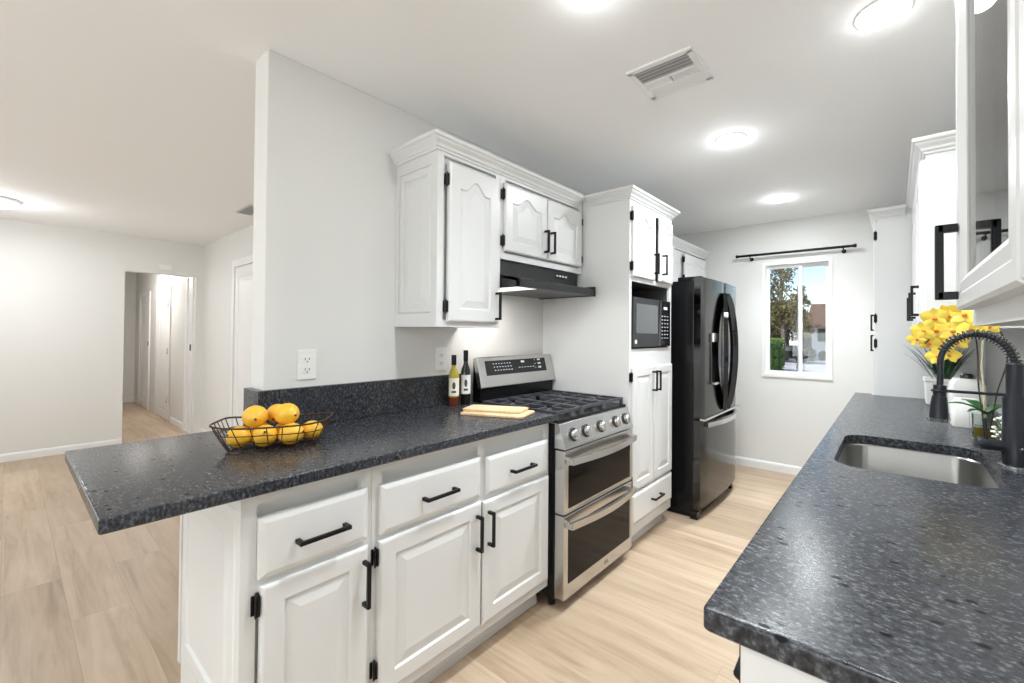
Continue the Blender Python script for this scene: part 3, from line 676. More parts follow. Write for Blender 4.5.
for sgn, pr in ((-1, dl), (1, drr)):
    pts = []
    for k in range(25):
        s = k/24; z = .735+s*(1.590-.735); b = math.sin(PI*s)**.6
        pts.append((FXD+.026+.038*b, ym+sgn*(.020+.085*b), z))
    h = MB(); h.tube(pts, 0, rect=(.030, .014))
    h.box(FXD+.006, FXD+.040, ym+sgn*.020-.012, ym+sgn*.020+.012, .735, .775, .003).box(FXD+.006, FXD+.040, ym+sgn*.020-.012, ym+sgn*.020+.012, 1.55, 1.59, .003)
    h.build('handle', M['gloss'], pr, smooth=False)
    pts2 = [(p[0]+.004, p[1]-sgn*.026, p[2]) for p in pts[5:-6]]
    if sgn < 0: MB().tube(pts2, .005, 8).build('handle_trim', M['steelh'], pr, smooth=True)
pts = [(FXD+.020+.050*math.sin(PI*k/16), FY0+.06+(FY1-FY0-.12)*k/16, .655) for k in range(17)]
h = MB(); h.tube(pts, 0, rect=(.016, .010)); h.build('handle', M['steelh'], dz)
MB().box(FXD-.01, FXD+.028, FY0+.004, FY1-.004, .6915, .7045).build('door_ledge', M['steelh'], fr)
dp = MB(); dp.box(FXD+.002, FXD+.020, 3.070, 3.210, .93, 1.300, .004).build('dispenser', M['blacksteel'], dl)
MB().box(FXD+.019, FXD+.022, 3.082, 3.203, .955, 1.130, .002).build('dispenser_recess', M['gloss'], dl)
MB().box(FXD+.015, FXD+.034, 3.080, 3.200, 1.235, 1.300, .005).build('dispenser_display', M['steelh'], dl)
MB().box(FXD+.018, FXD+.044, 3.085, 3.200, .928, .945, .003).build('drip_tray', M['steelh'], dl)

# ------------------------------------------------------------------ curtain rod
cr = thing('curtain_rod', 'black curtain rod above the far window', 'curtain rod', (-.75, YF-.07, 2.055))
RYY = YF-.067
MB().cyl((-1.21, RYY, 2.060), (-.30, RYY, 2.056), .0115).build('rod', M['black'], cr, smooth=True)
for x, s, z in ((-1.21, -1, 2.060), (-.30, 1, 2.056)):
    MB().tube([(x, RYY, z), (x+s*.008, RYY, z), (x+s*.012, RYY, z), (x+s*.035, RYY, z), (x+s*.042, RYY, z)], [.010, .012, .012, .017, .015], 16).build('finial', M['black'], cr, smooth=True)
for x, z in ((-1.12, 2.060), (-.355, 2.056)):
    MB().cyl((x, YF-.001, z-.03), (x, YF-.006, z-.03), .018).tube([(x, YF-.005, z-.03), (x, RYY, z-.026), (x, RYY, z-.010)], .005, 8).tube([(x-.008, RYY, z), (x+.008, RYY, z)], .013, 14).build('bracket', M['black'], cr)

# ------------------------------------------------------------------ outlets
def outlet(y, z, label):
    t = thing('wall_outlet', label, 'outlet', (XW+.001, y, z))
    MB().box(XW+.001, XW+.006, y-.036, y+.036, z-.060, z+.060, .002).build('plate', M['plastic'], t)
    for dz_ in (-.021, .021):
        s = MB().box(XW+.005, XW+.008, y-.017, y+.017, z+dz_-.014, z+dz_+.014, .004).build('socket', M['plastic'], t)
        MB().box(XW+.0075, XW+.0085, y-.009, y-.006, z+dz_-.002, z+dz_+.007).box(XW+.0075, XW+.0085, y+.006, y+.009, z+dz_-.002, z+dz_+.007).cyl((XW+.0075, y, z+dz_-.008), (XW+.0085, y, z+dz_-.008), .003, seg=10).build('slot', M['slot'], s)
outlet(.742, 1.155, 'white double wall outlet above the backsplash near the wall end')
outlet(1.390, 1.150, 'white wall outlet behind the oil bottles beside the stove')

# ------------------------------------------------------------------ ceiling fittings
def can(x, y, label, e=16):
    t = thing('recessed_light', label, 'ceiling light', (x, y, CZ), 'recessed ceiling lights in the kitchen')
    MB().lathe([(.070, -.001), (.081, -.001), (.082, -.002), (.080, -.004), (.075, -.005), (.070, -.004)], (x, y, CZ), 36).build('trim_ring', M['plastic'], t, smooth=True)
    MB().lathe([(.0, -.003), (.075, -.003), (.074, -.009), (.060, -.012), (.0, -.013)], (x, y, CZ), 32).build('lens', M['lens'], t)
    lamp('can_lamp', 'SPOT', (0, 0, -.015), e*6, (.91, .97, 1), (0, 0, -1), t, shadow_soft_size=.06, spot_size=math.radians(122), spot_blend=.9)
    lamp('can_wash', 'AREA', (0, 0, -.014), e*.45, (.91, .97, 1), (0, 0, -1), t, shape='DISK', size=.13)
    lamp('can_glow', 'POINT', (0, 0, -.06), e*.05, (.91, .97, 1), None, t, shadow_soft_size=.04)
can(-.031, 1.769, 'round recessed light in the ceiling right above the sink side', 9)
can(-.719, 2.416, 'round recessed light in the middle, nearest beyond the ceiling vent', 23)
can(-.731, 3.713, 'round recessed light farthest away, near the window', 23)
can(-.752, 1.085, 'recessed light cut off by the top edge, nearest before the vent', 14)
can(-.30, -.9, 'unseen recessed light added over the kitchen entrance behind the viewer')  # added out of view to help light the kitchen
can(-1.4, -1.9, 'unseen recessed light added over the dining area behind the viewer')  # likewise added behind the camera, only for its light
cv = thing('ceiling_vent', 'large white louvred air vent in the kitchen ceiling', 'vent', (-.745, 1.668, CZ))
VX0, VX1, VY0, VY1 = -.872, -.618, 1.552, 1.784
MB().box(VX0-.012, VX1+.012, VY0-.012, VY0+.014, CZ-.008, CZ, .002).box(VX0-.012, VX1+.012, VY1-.014, VY1+.012, CZ-.008, CZ, .002).box(VX0-.012, VX0+.014, VY0, VY1, CZ-.008, CZ, .002).box(VX1-.014, VX1+.012, VY0, VY1, CZ-.008, CZ, .002).build('frame', M['trim'], cv)
MB().box(VX0, VX1, VY0, VY1, CZ-.002, CZ-.0005).build('duct_back', M['duct'], cv)
def louvre(x0, x1, y0, y1, along, sgn=1):
    mb = MB(); w_ = .012; h_ = .010; s = w_*.5*sgn
    if along == 'x':
        yc = (y0+y1)/2; mb.hexa([(x0, yc-s, CZ-h_), (x1, yc-s, CZ-h_), (x1, yc-s+.004, CZ-h_), (x0, yc-s+.004, CZ-h_), (x0, yc+s, CZ-.002), (x1, yc+s, CZ-.002), (x1, yc+s+.004, CZ-.002), (x0, yc+s+.004, CZ-.002)])
    else:
        xc = (x0+x1)/2; mb.hexa([(xc-s, y0, CZ-h_), (xc-s, y1, CZ-h_), (xc-s+.0015, y1, CZ-h_), (xc-s+.0015, y0, CZ-h_), (xc+s, y0, CZ-.002), (xc+s, y1, CZ-.002), (xc+s+.0015, y1, CZ-.002), (xc+s+.0015, y0, CZ-.002)])
    mb.build('louvre', M['trim'], cv)
for k in range(4): louvre(VX0+.014, VX1-.014, VY0+.018+k*.021, VY0+.030+k*.021, 'x', 1)
for k in range(5): louvre(VX0+.014, VX1-.014, VY1-.030-k*.013, VY1-.018-k*.013, 'x', -1)
for k in range(6): louvre(-.736+k*.018, -.726+k*.018, VY0+.105, VY0+.150, 'y', 1)
MB().box(VX0+.014, -.752, VY0+.105, VY0+.150, CZ-.007, CZ-.003).build('blanking_plate', M['trim'], cv)
MB().box(VX0+.010, VX1-.010, VY0+.101, VY0+.105, CZ-.011, CZ-.002).box(VX0+.010, VX1-.010, VY0+.150, VY0+.154, CZ-.011, CZ-.002).box(-.748, -.744, VY0+.105, VY0+.150, CZ-.012, CZ-.002).build('divider', M['trim'], cv)
v2 = thing('ceiling_vent', 'small grey ceiling vent in the living room beside the wall end', 'vent', (-4.55, 1.30, CZ))
MB().box(-4.72, -4.36, 1.24, 1.36, CZ-.012, CZ, .003).build('frame', M['steel'], v2)
mb = MB()
for k in range(5): mb.box(-4.70, -4.38, 1.255+k*.019, 1.262+k*.019, CZ-.014, CZ-.011)
mb.build('louvres', M['slot'], v2)
fl = thing('flush_ceiling_light', 'round flush ceiling light glowing in the living room', 'ceiling light', (-5.9, -.13, CZ))
MB().lathe([(.0, 0), (.19, 0), (.195, -.015), (.185, -.022), (.0, -.022)], (-5.9, -.13, CZ), 36).build('base', M['trim'], fl, smooth=True)
MB().lathe([(.18, -.022), (.172, -.045), (.13, -.062), (.0, -.070)], (-5.9, -.13, CZ), 36).build('diffuser', M['lenswarm'], fl, smooth=True)
lamp('flush_lamp', 'AREA', (0, 0, -.075), 14, (.93, .965, 1), (0, 0, -1), fl, shape='DISK', size=.3)
lamp('flush_glow', 'POINT', (0, 0, -.2), 9, (.93, .965, 1), None, fl, shadow_soft_size=.12)
hl = thing('flush_ceiling_light', 'round flush ceiling light in the hallway ceiling', 'ceiling light', (-8.6, 1.05, CZ))
MB().lathe([(.0, 0), (.13, 0), (.135, -.015), (.12, -.04), (.0, -.05)], (-8.6, 1.05, CZ), 32).build('diffuser', M['lenswarm'], hl, smooth=True)
lamp('hall_lamp', 'AREA', (0, 0, -.06), 12, (1, .96, .92), (0, 0, -1), hl, shape='DISK', size=.4)
lamp('hall_glow', 'POINT', (.3, -.05, -.3), 7, (1, .96, .92), None, hl, shadow_soft_size=.12)

# ------------------------------------------------------------------ basket of lemons
BC = Vector((-1.625, .545, CT)); ba = math.radians(57)
bk = thing('wire_basket', 'bronze wire fruit basket holding lemons on the peninsula', 'basket', BC)
ex = Vector((math.cos(ba), math.sin(ba), 0)); ey = Vector((-math.sin(ba), math.cos(ba), 0))
def bring(a, b, z, p=1.0, n=48, flare=0):
    out = []
    for k in range(n):
        t_ = 2*PI*k/n; c, s = math.cos(t_), math.sin(t_)
        q = 5
        rr = (abs(c)**q+abs(s)**q)**(-1/q)
        out.append(BC+ex*a*c*rr+ey*b*s*rr+Vector((0, 0, z+flare*abs(c*rr)**3)))
    return out
lev = [(.122, .066, .004, 0), (.134, .078, .028, .001), (.147, .088, .054, .004), (.160, .098, .080, .010)]
rings = [bring(a, b, z, flare=f_) for a, b, z, f_ in lev]
MB().tube(rings[3], .0030, 8, True).build('rim', M['wire'], bk, smooth=True)
mb = MB()
for r_ in rings[:3]: mb.tube(r_, .0016, 6, True)
for k in range(0, 48, 2): mb.tube([rings[i][k] for i in range(4)], .0015, 6)
for k in range(-5, 6):
    a = k*.022; hb_ = .062*(1-abs(a/.128)**3.2)**(1/3.2); mb.tube([BC+ex*a-ey*hb_+Vector((0, 0, .004)), BC+ex*a+ey*hb_+Vector((0, 0, .004))], .0014, 6)
for k in (-1, 0, 1):
    b_2 = k*.03; mb.tube([BC-ex*.122+ey*b_2+Vector((0, 0, .0025)), BC+ex*.122+ey*b_2+Vector((0, 0, .0025))], .0014, 6)
mb.build('wire_mesh', M['wire'], bk, smooth=True)
def lemon_mesh():
    mb = MB(); prof = []
    for k in range(15):
        t_ = -PI/2+PI*k/14; r_ = math.cos(t_)*.0345; z = math.sin(t_)*.0375
        if k in (0, 14): z *= 1.10
        if k in (1, 13): r_ *= .62; z *= 1.05
        prof.append((r_, z))
    mb.lathe(prof, (0, 0, 0), 24)
    return mb
lemons = [(-.092, -.022, .042, .3, 'lemon at the left end of the basket, bottom layer', .98), (-.056, .042, .042, 1.3, 'lemon low at the back left of the basket', .94),
          (-.022, -.032, .043, .9, 'lemon low at the middle front of the basket, right of the left end one', 1.0), (.050, -.027, .043, 2.0, 'lemon low in the basket, second from the right end', 1.0),
          (.100, .020, .043, 2.6, 'lemon at the right end of the basket', .88), (.018, .043, .042, .2, 'lemon low at the back, beneath the topmost one', .95),
          (-.058, -.002, .101, 1.0, 'large lemon on top at the left of the pile', 1.02), (.030, .002, .104, 1.8, 'topmost lemon, high in the middle right of the pile', 1.02), (-.014, .062, .098, .5, 'lemon half hidden between the two upper ones', .88)]
proto = None
for i, (a, b, z, ro, lab, s_) in enumerate(lemons):
    if proto is None:
        o = lemon_mesh().build('lemon', M['lemon'], smooth=True); proto = o
        MB().lathe([(.0035, -.002), (.0035, .001), (.002, .002), (.0, .002)], (0, 0, .0405), 10).build('stem_end', M['stem'], o)
    else: o = copy_tree(proto)
    o.location = BC+ex*a+ey*b+Vector((0, 0, z)); o.rotation_euler = (1.25+.3*math.sin(i*2.1), .3*i, ro); o.scale = (s_, s_, s_)
    tag(o, lab, 'lemon', 'lemons in the wire basket')

# oil and vinegar bottles
def bottle(x, y, h, r_, m, label, cap='black', lab='paper', name='oil_bottle', base_m=None):
    t = thing(name, label, 'bottle', (x, y, CT+.0005))
    MB().lathe([(0, 0), (r_*.9, 0), (r_, .004), (r_, h*.58), (r_*.92, h*.64), (r_*.5, h*.74), (r_*.40, h*.80), (r_*.40, h*.88), (0, h*.88)], (x, y, CT+.0005), 28).build('body', M[m], t, smooth=True)
    MB().lathe([(0, h*.80), (r_*.47, h*.80), (r_*.50, h*.82), (r_*.50, h*.985), (r_*.46, h), (0, h)], (x, y, CT+.0005), 20).build('cap', M[cap], t, smooth=True)
    # wrapped paper label facing the room
    mb = MB(); lo = []
    for k in range(13):
        a = -1.75+k*(2.6/12); lo.append([(x+(r_+q)*math.cos(a), y+(r_+q)*math.sin(a), CT+z) for q, z in ((.0002, h*.20), (.0011, h*.20), (.0011, h*.55), (.0002, h*.55))])
    pl_ = mb.loft(lo).build('label', M[lab], t, smooth=True)
    mb = MB(); a0 = -.62
    for (da, z0, z1, rr_) in ((0, .33, .47, .30), (0, .26, .30, .42)):
        lo = []
        for k in range(9):
            a = a0-rr_+2*rr_*k/8
            w_ = math.sqrt(max(.02, 1-((k-4)/4.2)**2)) if z0 > .3 else 1
            zc = (z0+z1)/2; hh = (z1-z0)/2*w_
            lo.append([(x+(r_+q)*math.cos(a), y+(r_+q)*math.sin(a), CT+h*(zc+s*hh)) for q, s in ((.0008, -1), (.0016, -1), (.0016, 1), (.0008, 1))])
        mb.loft(lo)
    mb.build('label_print', M['slot'], pl_)
    return t
b1 = bottle(-1.826, 1.418, .262, .026, 'oil', 'clear bottle of golden oil with cream label and black cap', lab='paper')
MB().lathe([(0, 0), (.0255, 0), (.0268, .003), (.0268, .045), (.0, .045)], (-1.826, 1.418, CT+.001), 28).build('bottom_band', M['vinegar'], b1, smooth=True)
bottle(-1.812, 1.484, .285, .025, 'darkglass', 'dark glass bottle with white label beside the range backguard', lab='paperw', name='vinegar_bottle')

# cutting boards
def board(name, cx, cy, z, L, W, ang_, th, label):
    mb = MB(); P = rpoly(-L/2, L/2, -W/2, W/2, (.012,)*4, 4); ca, sa = math.cos(ang_), math.sin(ang_)
    q = lambda ins, zz: [(cx+(x*(1-ins))*ca-(y*(1-ins*2))*sa, cy+(x*(1-ins))*sa+(y*(1-ins*2))*ca, zz) for x, y in P]
    o = mb.loft([q(.01, z), q(0, z+.002), q(0, z+th-.002), q(.01, z+th)]).build(name, M['board'], origin=(cx, cy, z), smooth=True)
    return tag(o, label, 'cutting board', 'wooden boards by the stove')
board('cutting_board', -1.475, 1.400, CT+.0005, .31, .165, .36, .011, 'lower pale wooden cutting board lying flat by the stove')
board('cutting_board', -1.505, 1.415, CT+.0125, .29, .125, .42, .011, 'smaller pale wooden board lying on top of the other board')

# ------------------------------------------------------------------ right run: counter, sink, cabinets
SX0, SX1, SY0, SY1 = -.150, .222, 1.480, 1.975
hole = rpoly(SX0, SX1, SY0, SY1, (.07, .07, .07, .07), 8)
RCY1 = 3.435
slab('countertop', rpoly(-.213, XR-.001, .588, 3.365, (.010, 0, 0, 0), 5)[:-1]+[(-.122, 3.365), (-.122, RCY1), (-.213, RCY1)], .880, .912, 'dark speckled granite countertop with the undermount sink on the right', hole=hole)
RX0 = -.178
def rbase(label, y0, y1, kind):
    t = thing('base_cabinet', label, 'cabinet', (.1, (y0+y1)/2, 0), 'white base cabinets under the sink counter')
    f = px(RX0, -1)
    mb = MB()
    if kind == 'sink':
        mb.box(RX0+.018, XR-.002, y0, y0+.018, .1, .878).box(RX0+.018, XR-.002, y1-.018, y1, .1, .878).box(RX0+.018, XR-.002, y0+.018, y1-.018, .1, .118)
    else: mb.box(RX0+.018, XR-.002, y0, y1, .1, .878)
    mb.build('body', M['cab'], t)
    MB().box(RX0, RX0+.018, y0, y0+.03, .1, .878).box(RX0, RX0+.018, y1-.03, y1, .1, .878).box(RX0, RX0+.018, y0+.03, y1-.03, .843, .878).box(RX0, RX0+.018, y0+.03, y1-.03, .1, .135).box(RX0, RX0+.018, y0+.03, y1-.03, .62, .65).build('face_frame', M['cab'], t)
    MB().box(RX0+.08, RX0+.09, y0, y1, 0, .1).build('toe_kick', M['cab'], t)
    ym_ = (y0+y1)/2
    for a, b, hs in ((y0+.02, ym_-.004, 1), (ym_+.004, y1-.02, -1)):
        if kind != 'sink':
            d = panel(f, a, b, .650, .810, flat=True, name='drawer', parent=t); pull(px(RX0-.02, -1), (a+b)/2, .73, .13, False, d)
        else: panel(f, a, b, .650, .810, flat=True, name='false_front', parent=t)
        d = panel(f, a, b, .145, .630, frame=.052, name='door', parent=t); pull(px(RX0-.02, -1), (b-.03 if hs > 0 else a+.03), .53, .13, True, d)
    return t
dw = thing('dishwasher', 'black dishwasher under the near end of the sink counter', 'dishwasher', (.1, .92, 0))
MB().box(RX0+.028, XR-.01, .632, 1.222, .02, .872, .003).build('tub', M['blackbody'], dw)
MB().box(RX0+.002, RX0+.026, .630, 1.224, .12, .862, .006).build('door', M['gloss'], dw)
MB().box(RX0+.006, RX0+.026, .632, 1.222, .02, .115, .002).build('kick_plate', M['blackbody'], dw)
MB().tube([(RX0+.002, .66, .79), (RX0-.004, .66, .79), (RX0-.006, .70, .79), (RX0-.006, 1.15, .79), (RX0-.004, 1.19, .79), (RX0+.002, 1.19, .79)], .009, 10).build('handle', M['black'], dw, smooth=True)
ep = MB().box(RX0+.012, XR-.002, .604, .624, 0, .878, .002).build('end_panel', M['cab'])
tag(ep, 'plain white end panel under the near end of the sink counter', 'panel')
rbase('white sink base cabinet under the right counter', 1.230, 2.150, 'sink')
rbase('white drawer and door base cabinet between sink and pantry', 2.152, 3.362, 'full')
# sink
sk = thing('sink', 'stainless steel undermount single-bowl sink in the right counter', 'sink', ((SX0+SX1)/2, (SY0+SY1)/2, .66))
def ring(ins, z, rad): return [(x, y, z) for x, y in rpoly(SX0+ins, SX1-ins, SY0+ins, SY1-ins, (rad,)*4, 8)]
outer = [ring(-.006, .879, .085), ring(-.006, .875, .085), ring(.001, .870, .07), ring(.006, .70, .064), ring(.012, .672, .060), ring(.030, .655, .05)]
inner = [ring(-.006, .879, .085), ring(-.002, .879, .072), ring(.002, .874, .07), ring(.008, .705, .062), ring(.016, .680, .056), ring(.034, .664, .045), ring(.10, .661, .03)]
mb = MB(); mb.loft(inner, caps=False); bm_ = mb.bm
bm_.verts.ensure_lookup_table(); nn_ = len(inner[0]); mb.face([bm_.verts[i] for i in range(len(bm_.verts)-nn_, len(bm_.verts))])
bo = mb.build('bowl', M['sink'], sk, smooth=True)
sm = bo.modifiers.new('s', 'SOLIDIFY'); sm.thickness = .0015; sm.offset = 0
MB().lathe([(0, .0), (.040, .0), (.045, .003), (.040, .005), (.030, .002), (0, .002)], (.04, 1.73, .661), 28).build('drain', M['steelh'], sk, smooth=True)

# faucet
FYY = 1.780; FXX = .276
fc = thing('kitchen_faucet', 'matte black spring-coil pull-down faucet arching over the sink', 'faucet', (FXX, FYY, .912))
MB().lathe([(0, 0), (.038, 0), (.038, .004), (.032, .007), (0, .007)], (FXX, FYY, .9125), 28).build('base_flange', M['steelh'], fc, smooth=True)
MB().lathe([(0, 0), (.029, 0), (.029, .100), (.0275, .102), (.0275, .190), (.020, .200), (.020, .290), (.014, .296), (0, .296)], (FXX, FYY, .9185), 28).build('column', M['navy'], fc, smooth=True)
def arc(n=44):
    P = [(FXX, FYY, 1.135), (FXX, FYY, 1.165)]
    cxx, r_ = (FXX+.112)/2, (FXX-.112)/2
    for k in range(n+1):
        a = PI*k/n; P.append((cxx+r_*math.cos(a), FYY+.0, 1.203+(.092)*math.sin(a)))
    P += [(.112, FYY, 1.165), (.111, FYY, 1.125)]
    return [Vector(p) for p in P]
A = arc(); MB().tube(A, .0085, 12).build('hose', M['navy'], fc, smooth=True)
# coil wound around the hose
acc = [0]
for a, b in zip(A, A[1:]): acc.append(acc[-1]+(b-a).length)
def at(s):
    for i in range(len(A)-1):
        if s <= acc[i+1]: 
            f_ = (s-acc[i])/(acc[i+1]-acc[i]); return A[i].lerp(A[i+1], f_), (A[i+1]-A[i]).normalized()
    return A[-1], (A[-1]-A[-2]).normalized()
T0, T1 = .075, acc[-1]*.72; turns = 23; pts = []
for k in range(turns*12+1):
    s = T0+(T1-T0)*k/(turns*12); p, t_ = at(s); ph = 2*PI*k/12; n1 = Vector((0, 1, 0)); n2 = t_.cross(n1)
    pts.append(p+n1*.0145*math.cos(ph)+n2*.0145*math.sin(ph))
MB().tube(pts, .0018, 6).build('spring_coil', M['greymetal'], fc, smooth=True)
MB().cyl((.111, FYY, 1.135), (.110, FYY, 1.098), .0165).build('collar', M['navy'], fc, smooth=True)
MB().tube([(.110, FYY, 1.100), (.109, FYY, 1.075), (.108, FYY, 1.032)], [.0185, .0215, .0245], 22).build('spray_head', M['navy'], fc, smooth=True)
MB().cyl((.108, FYY, 1.033), (.108, FYY, 1.022), .029, .027, 24).build('spray_ring', M['steelh'], fc, smooth=True)
MB().cyl((FXX, FYY, 1.118), (.125, FYY, 1.118), .0045).tube([(.111+.019*math.cos(2*PI*k/16), FYY+.019*math.sin(2*PI*k/16), 1.118) for k in range(16)], .004, 8, True).build('docking_arm', M['navy'], fc, smooth=True)
lv = MB().tube([(FXX, FYY, .966), (FXX-.060, FYY-.010, .970), (FXX-.078, FYY-.012, .972), (FXX-.084, FYY-.013, .972)], [.017, .0175, .0175, .014], 20).build('lever_hub', M['navy'], fc, smooth=True)
MB().cyl((FXX-.062, FYY-.011, .975), (FXX-.066, FYY-.012, 1.046), .0055, .005, 12).build('lever', M['navy'], fc, smooth=True)
sp = thing('soap_dispenser', 'matte black soap dispenser at the right edge beside the faucet', 'soap dispenser', (.292, 1.600, .912))
MB().lathe([(0, 0), (.024, 0), (.024, .006), (.018, .012), (.016, .045), (.011, .052), (.009, .075), (0, .075)], (.292, 1.600, .9125), 22).build('body', M['navy'], sp, smooth=True)
MB().tube([(.292, 1.60, .985), (.292, 1.60, .998), (.280, 1.60, 1.002), (.258, 1.60, .992)], [.008, .008, .007, .006], 10).build('nozzle', M['navy'], sp, smooth=True)

# ------------------------------------------------------------------ upper cabinets, right
XRU = .100; f_r = px(XRU, -1)
gc = thing('glass_door_cabinet', 'white glass-door wall cabinet nearest on the right', 'cabinet', (.25, .5, 1.30))
gy0, gy1 = .05, .950; gz0, gz1 = 1.305, 2.250
MB().box(XRU+.018, XR-.001, gy0, gy0+.018, gz0, gz1).box(XRU+.018, XR-.001, gy1-.018, gy1, gz0, gz1).box(XR-.012, XR-.001, gy0+.018, gy1-.018, gz0, gz1).box(XRU+.018, XR-.012, gy0+.018, gy1-.018, gz0, gz0+.018).box(XRU+.018, XR-.012, gy0+.018, gy1-.018, gz1-.018, gz1).build('carcass', M['cab'], gc)
MB().box(XRU, XRU+.018, gy0, gy0+.035, gz0, gz1).box(XRU, XRU+.018, gy1-.03, gy1, gz0, gz1).box(XRU, XRU+.018, gy0+.035, gy1-.03, gz0, gz0+.035).box(XRU, XRU+.018, gy0+.035, gy1-.03, gz1-.05, gz1).build('face_frame', M['cab'], gc)
for z in (1.60, 1.90): MB().box(XRU+.03, XR-.013, gy0+.02, gy1-.02, z, z+.016).build('shelf', M['cab'], gc)
d = panel(f_r, .492, .928, 1.330, 2.215, t=.022, frame=.052, glassy=True, name='glass_door', parent=gc)
MB().box(XRU-.012, XRU-.008, .542, .878, 1.380, 2.165).build('pane', M['glass'], d)
pull(px(XRU-.022, -1), .900, 1.405, .118, True, d, th=.006, proj=.024)
d = panel(f_r, .07, .486, 1.330, 2.215, t=.022, frame=.052, glassy=True, name='glass_door', parent=gc)
MB().box(XRU-.012, XRU-.008, .120, .436, 1.380, 2.165).build('pane', M['glass'], d)
g2 = thing('wall_cabinet', 'white three-door wall cabinet hanging beyond the faucet on the right wall', 'cabinet', (.25, 2.8, 1.305))
a0, a1 = 2.265, 3.365
MB().box(XRU+.018, XR-.001, a0+.010, a1, 1.322, 2.085).build('body', M['cab'], g2)
MB().box(XRU+.018, XR-.001, a0, a0+.010, 1.322, 2.085).build('end_panel', M['cab'], g2)
mb = MB(); wst = (a1-a0-.03)/3
mb.box(XRU, XRU+.018, a0, a1, 1.322, 1.345).box(XRU, XRU+.018, a0, a1, 2.005, 2.085)
for k in range(4): mb.box(XRU, XRU+.018, max(a0, a0+k*(a1-a0)/3-.016), min(a1, a0+k*(a1-a0)/3+.02), 1.345, 2.005)
mb.build('face_frame', M['cab'], g2)
for k in range(3):
    ya = a0+.012+k*(a1-a0)/3; yb = a0-.008+(k+1)*(a1-a0)/3
    d = panel(f_r, ya, yb, 1.338, 2.012, frame=.055, arch=.045, name='door', parent=g2)
    pull(px(XRU-.02, -1), ya+.07, 1.438, .130, True, d, proj=.025)
crown([(XR-.001, a0), (XRU, a0), (XRU, a1-.075)], -1, 2.028, g2)
# pantry
PX = -.090; pf = px(PX, -1); P0, P1 = 3.367, 4.440
pt = thing('tall_cabinet', 'tall white pantry cabinet in the far right corner', 'cabinet', (.15, 3.9, 0), 'tall white kitchen cabinets')
MB().box(PX+.018, XR-.001, P0, P1, 0, 2.085).build('body', M['cab'], pt)
MB().box(PX, PX+.018, P0, P0+.035, .1, 2.085).box(PX, PX+.018, P1-.04, P1, .1, 2.085).box(PX, PX+.018, P0+.035, P1-.04, .1, .15).box(PX, PX+.018, P0+.035, P1-.04, 2.005, 2.085).box(PX, PX+.018, P0+.035, P1-.04, 1.29, 1.33).box(PX, PX+.018, 3.885, 3.925, .15, 2.005).build('face_frame', M['cab'], pt)
for a, b, hs in ((P0+.015, 3.902, 1), (3.908, P1-.015, -1)):
    d = panel(pf, a, b, 1.318, 2.012, frame=.055, arch=.045, name='door', parent=pt); pull(px(PX-.02, -1), b-.03 if hs > 0 else a+.03, 1.385, .12, True, d)
    if hs > 0:
        for z in (1.93, 1.40): hinge(pf, P0+.010, z, d)
    d = panel(pf, a, b, .15, 1.300, frame=.055, name='door', parent=pt); pull(px(PX-.02, -1), b-.03 if hs > 0 else a+.03, 1.235, .12, True, d)
    if hs > 0:
        for z in (1.24, .30): hinge(pf, P0+.010, z, d)
crown([(XRU-.048, P0), (PX, P0), (PX, P1)], -1, 2.028, pt)

# ------------------------------------------------------------------ plants and pots on the sink counter
def petal(mb, c, R, L, W, cup=.15, n=6):
    """one petal: a thin cupped blade; R is a 3x3 frame with local y along the petal and z the face normal"""
    top = []; bot = []
    for k in range(n+1):
        s = k/n; w_ = W*math.sin(PI*min(1, .12+s*.88))**.75*(1 if s < 1 else .2)
        zc = cup*L*s*s
        row = []
        for q in (-1, -.5, 0, .5, 1):
            row.append((w_*q, L*s, zc-.18*w_*(q*q)))
        top.append([mb.bm.verts.new(Vector(c)+R @ Vector(p)) for p in row]); bot.append([mb.bm.verts.new(Vector(c)+R @ (Vector(p)-Vector((0, 0, .0012)))) for p in row])
    for k in range(n):
        for j in range(4):
            mb.face([top[k][j], top[k][j+1], top[k+1][j+1], top[k+1][j]]); mb.face([bot[k+1][j], bot[k+1][j+1], bot[k][j+1], bot[k][j]])
        for j in (0, 4): mb.face([top[k][j], top[k+1][j], bot[k+1][j], bot[k][j]])
    for k in (0, n):
        for j in range(4): mb.face([top[k][j], bot[k][j], bot[k][j+1], top[k][j+1]])
def frame_to(nrm_, roll=0):
    z = Vector(nrm_).normalized(); q = z.to_track_quat('Z', 'Y'); return (q.to_matrix() @ Matrix.Rotation(roll, 3, 'Z'))
def bloom(parent, c, nrm_, s, roll):
    mb = MB(); F = frame_to(nrm_, roll)
    for a, L, W in ((0, 1, .42), (2.2, 1, .40), (-2.2, 1, .40), (1.15, 1.15, .66), (-1.15, 1.15, .66)):
        petal(mb, c, F @ Matrix.Rotation(a, 3, 'Z'), s*L, s*W*.85, .12)
    o = mb.build('blossom', M['petal'], parent, smooth=True)
    c2_ = Vector(c)+F @ Vector((0, -s*.06, s*.10))
    MB().sphere(c2_, s*.20, 1, 1, .8, 10, 8).build('lip', M['lip'], o, smooth=True)
op = thing('potted_grass_plant', 'grassy green plant in white rectangular pot by the pantry', 'plant', (.205, 3.13, .912))
def rp(cx, cy, hx, hy_, z, r=.008): return [(cx+x, cy+y, z) for x, y in rpoly(-hx, hx, -hy_, hy_, (r,)*4, 3)]
mb = MB(); mb.loft([rp(.205, 3.13, .066, .055, .9125), rp(.205, 3.13, .070, .058, .918), rp(.205, 3.13, .076, .062, 1.040), rp(.205, 3.13, .080, .066, 1.042), rp(.205, 3.13, .080, .066, 1.058), rp(.205, 3.13, .072, .058, 1.058), rp(.205, 3.13, .070, .056, 1.045)])
mb.build('pot', M['ceramic'], op)
mb = MB()
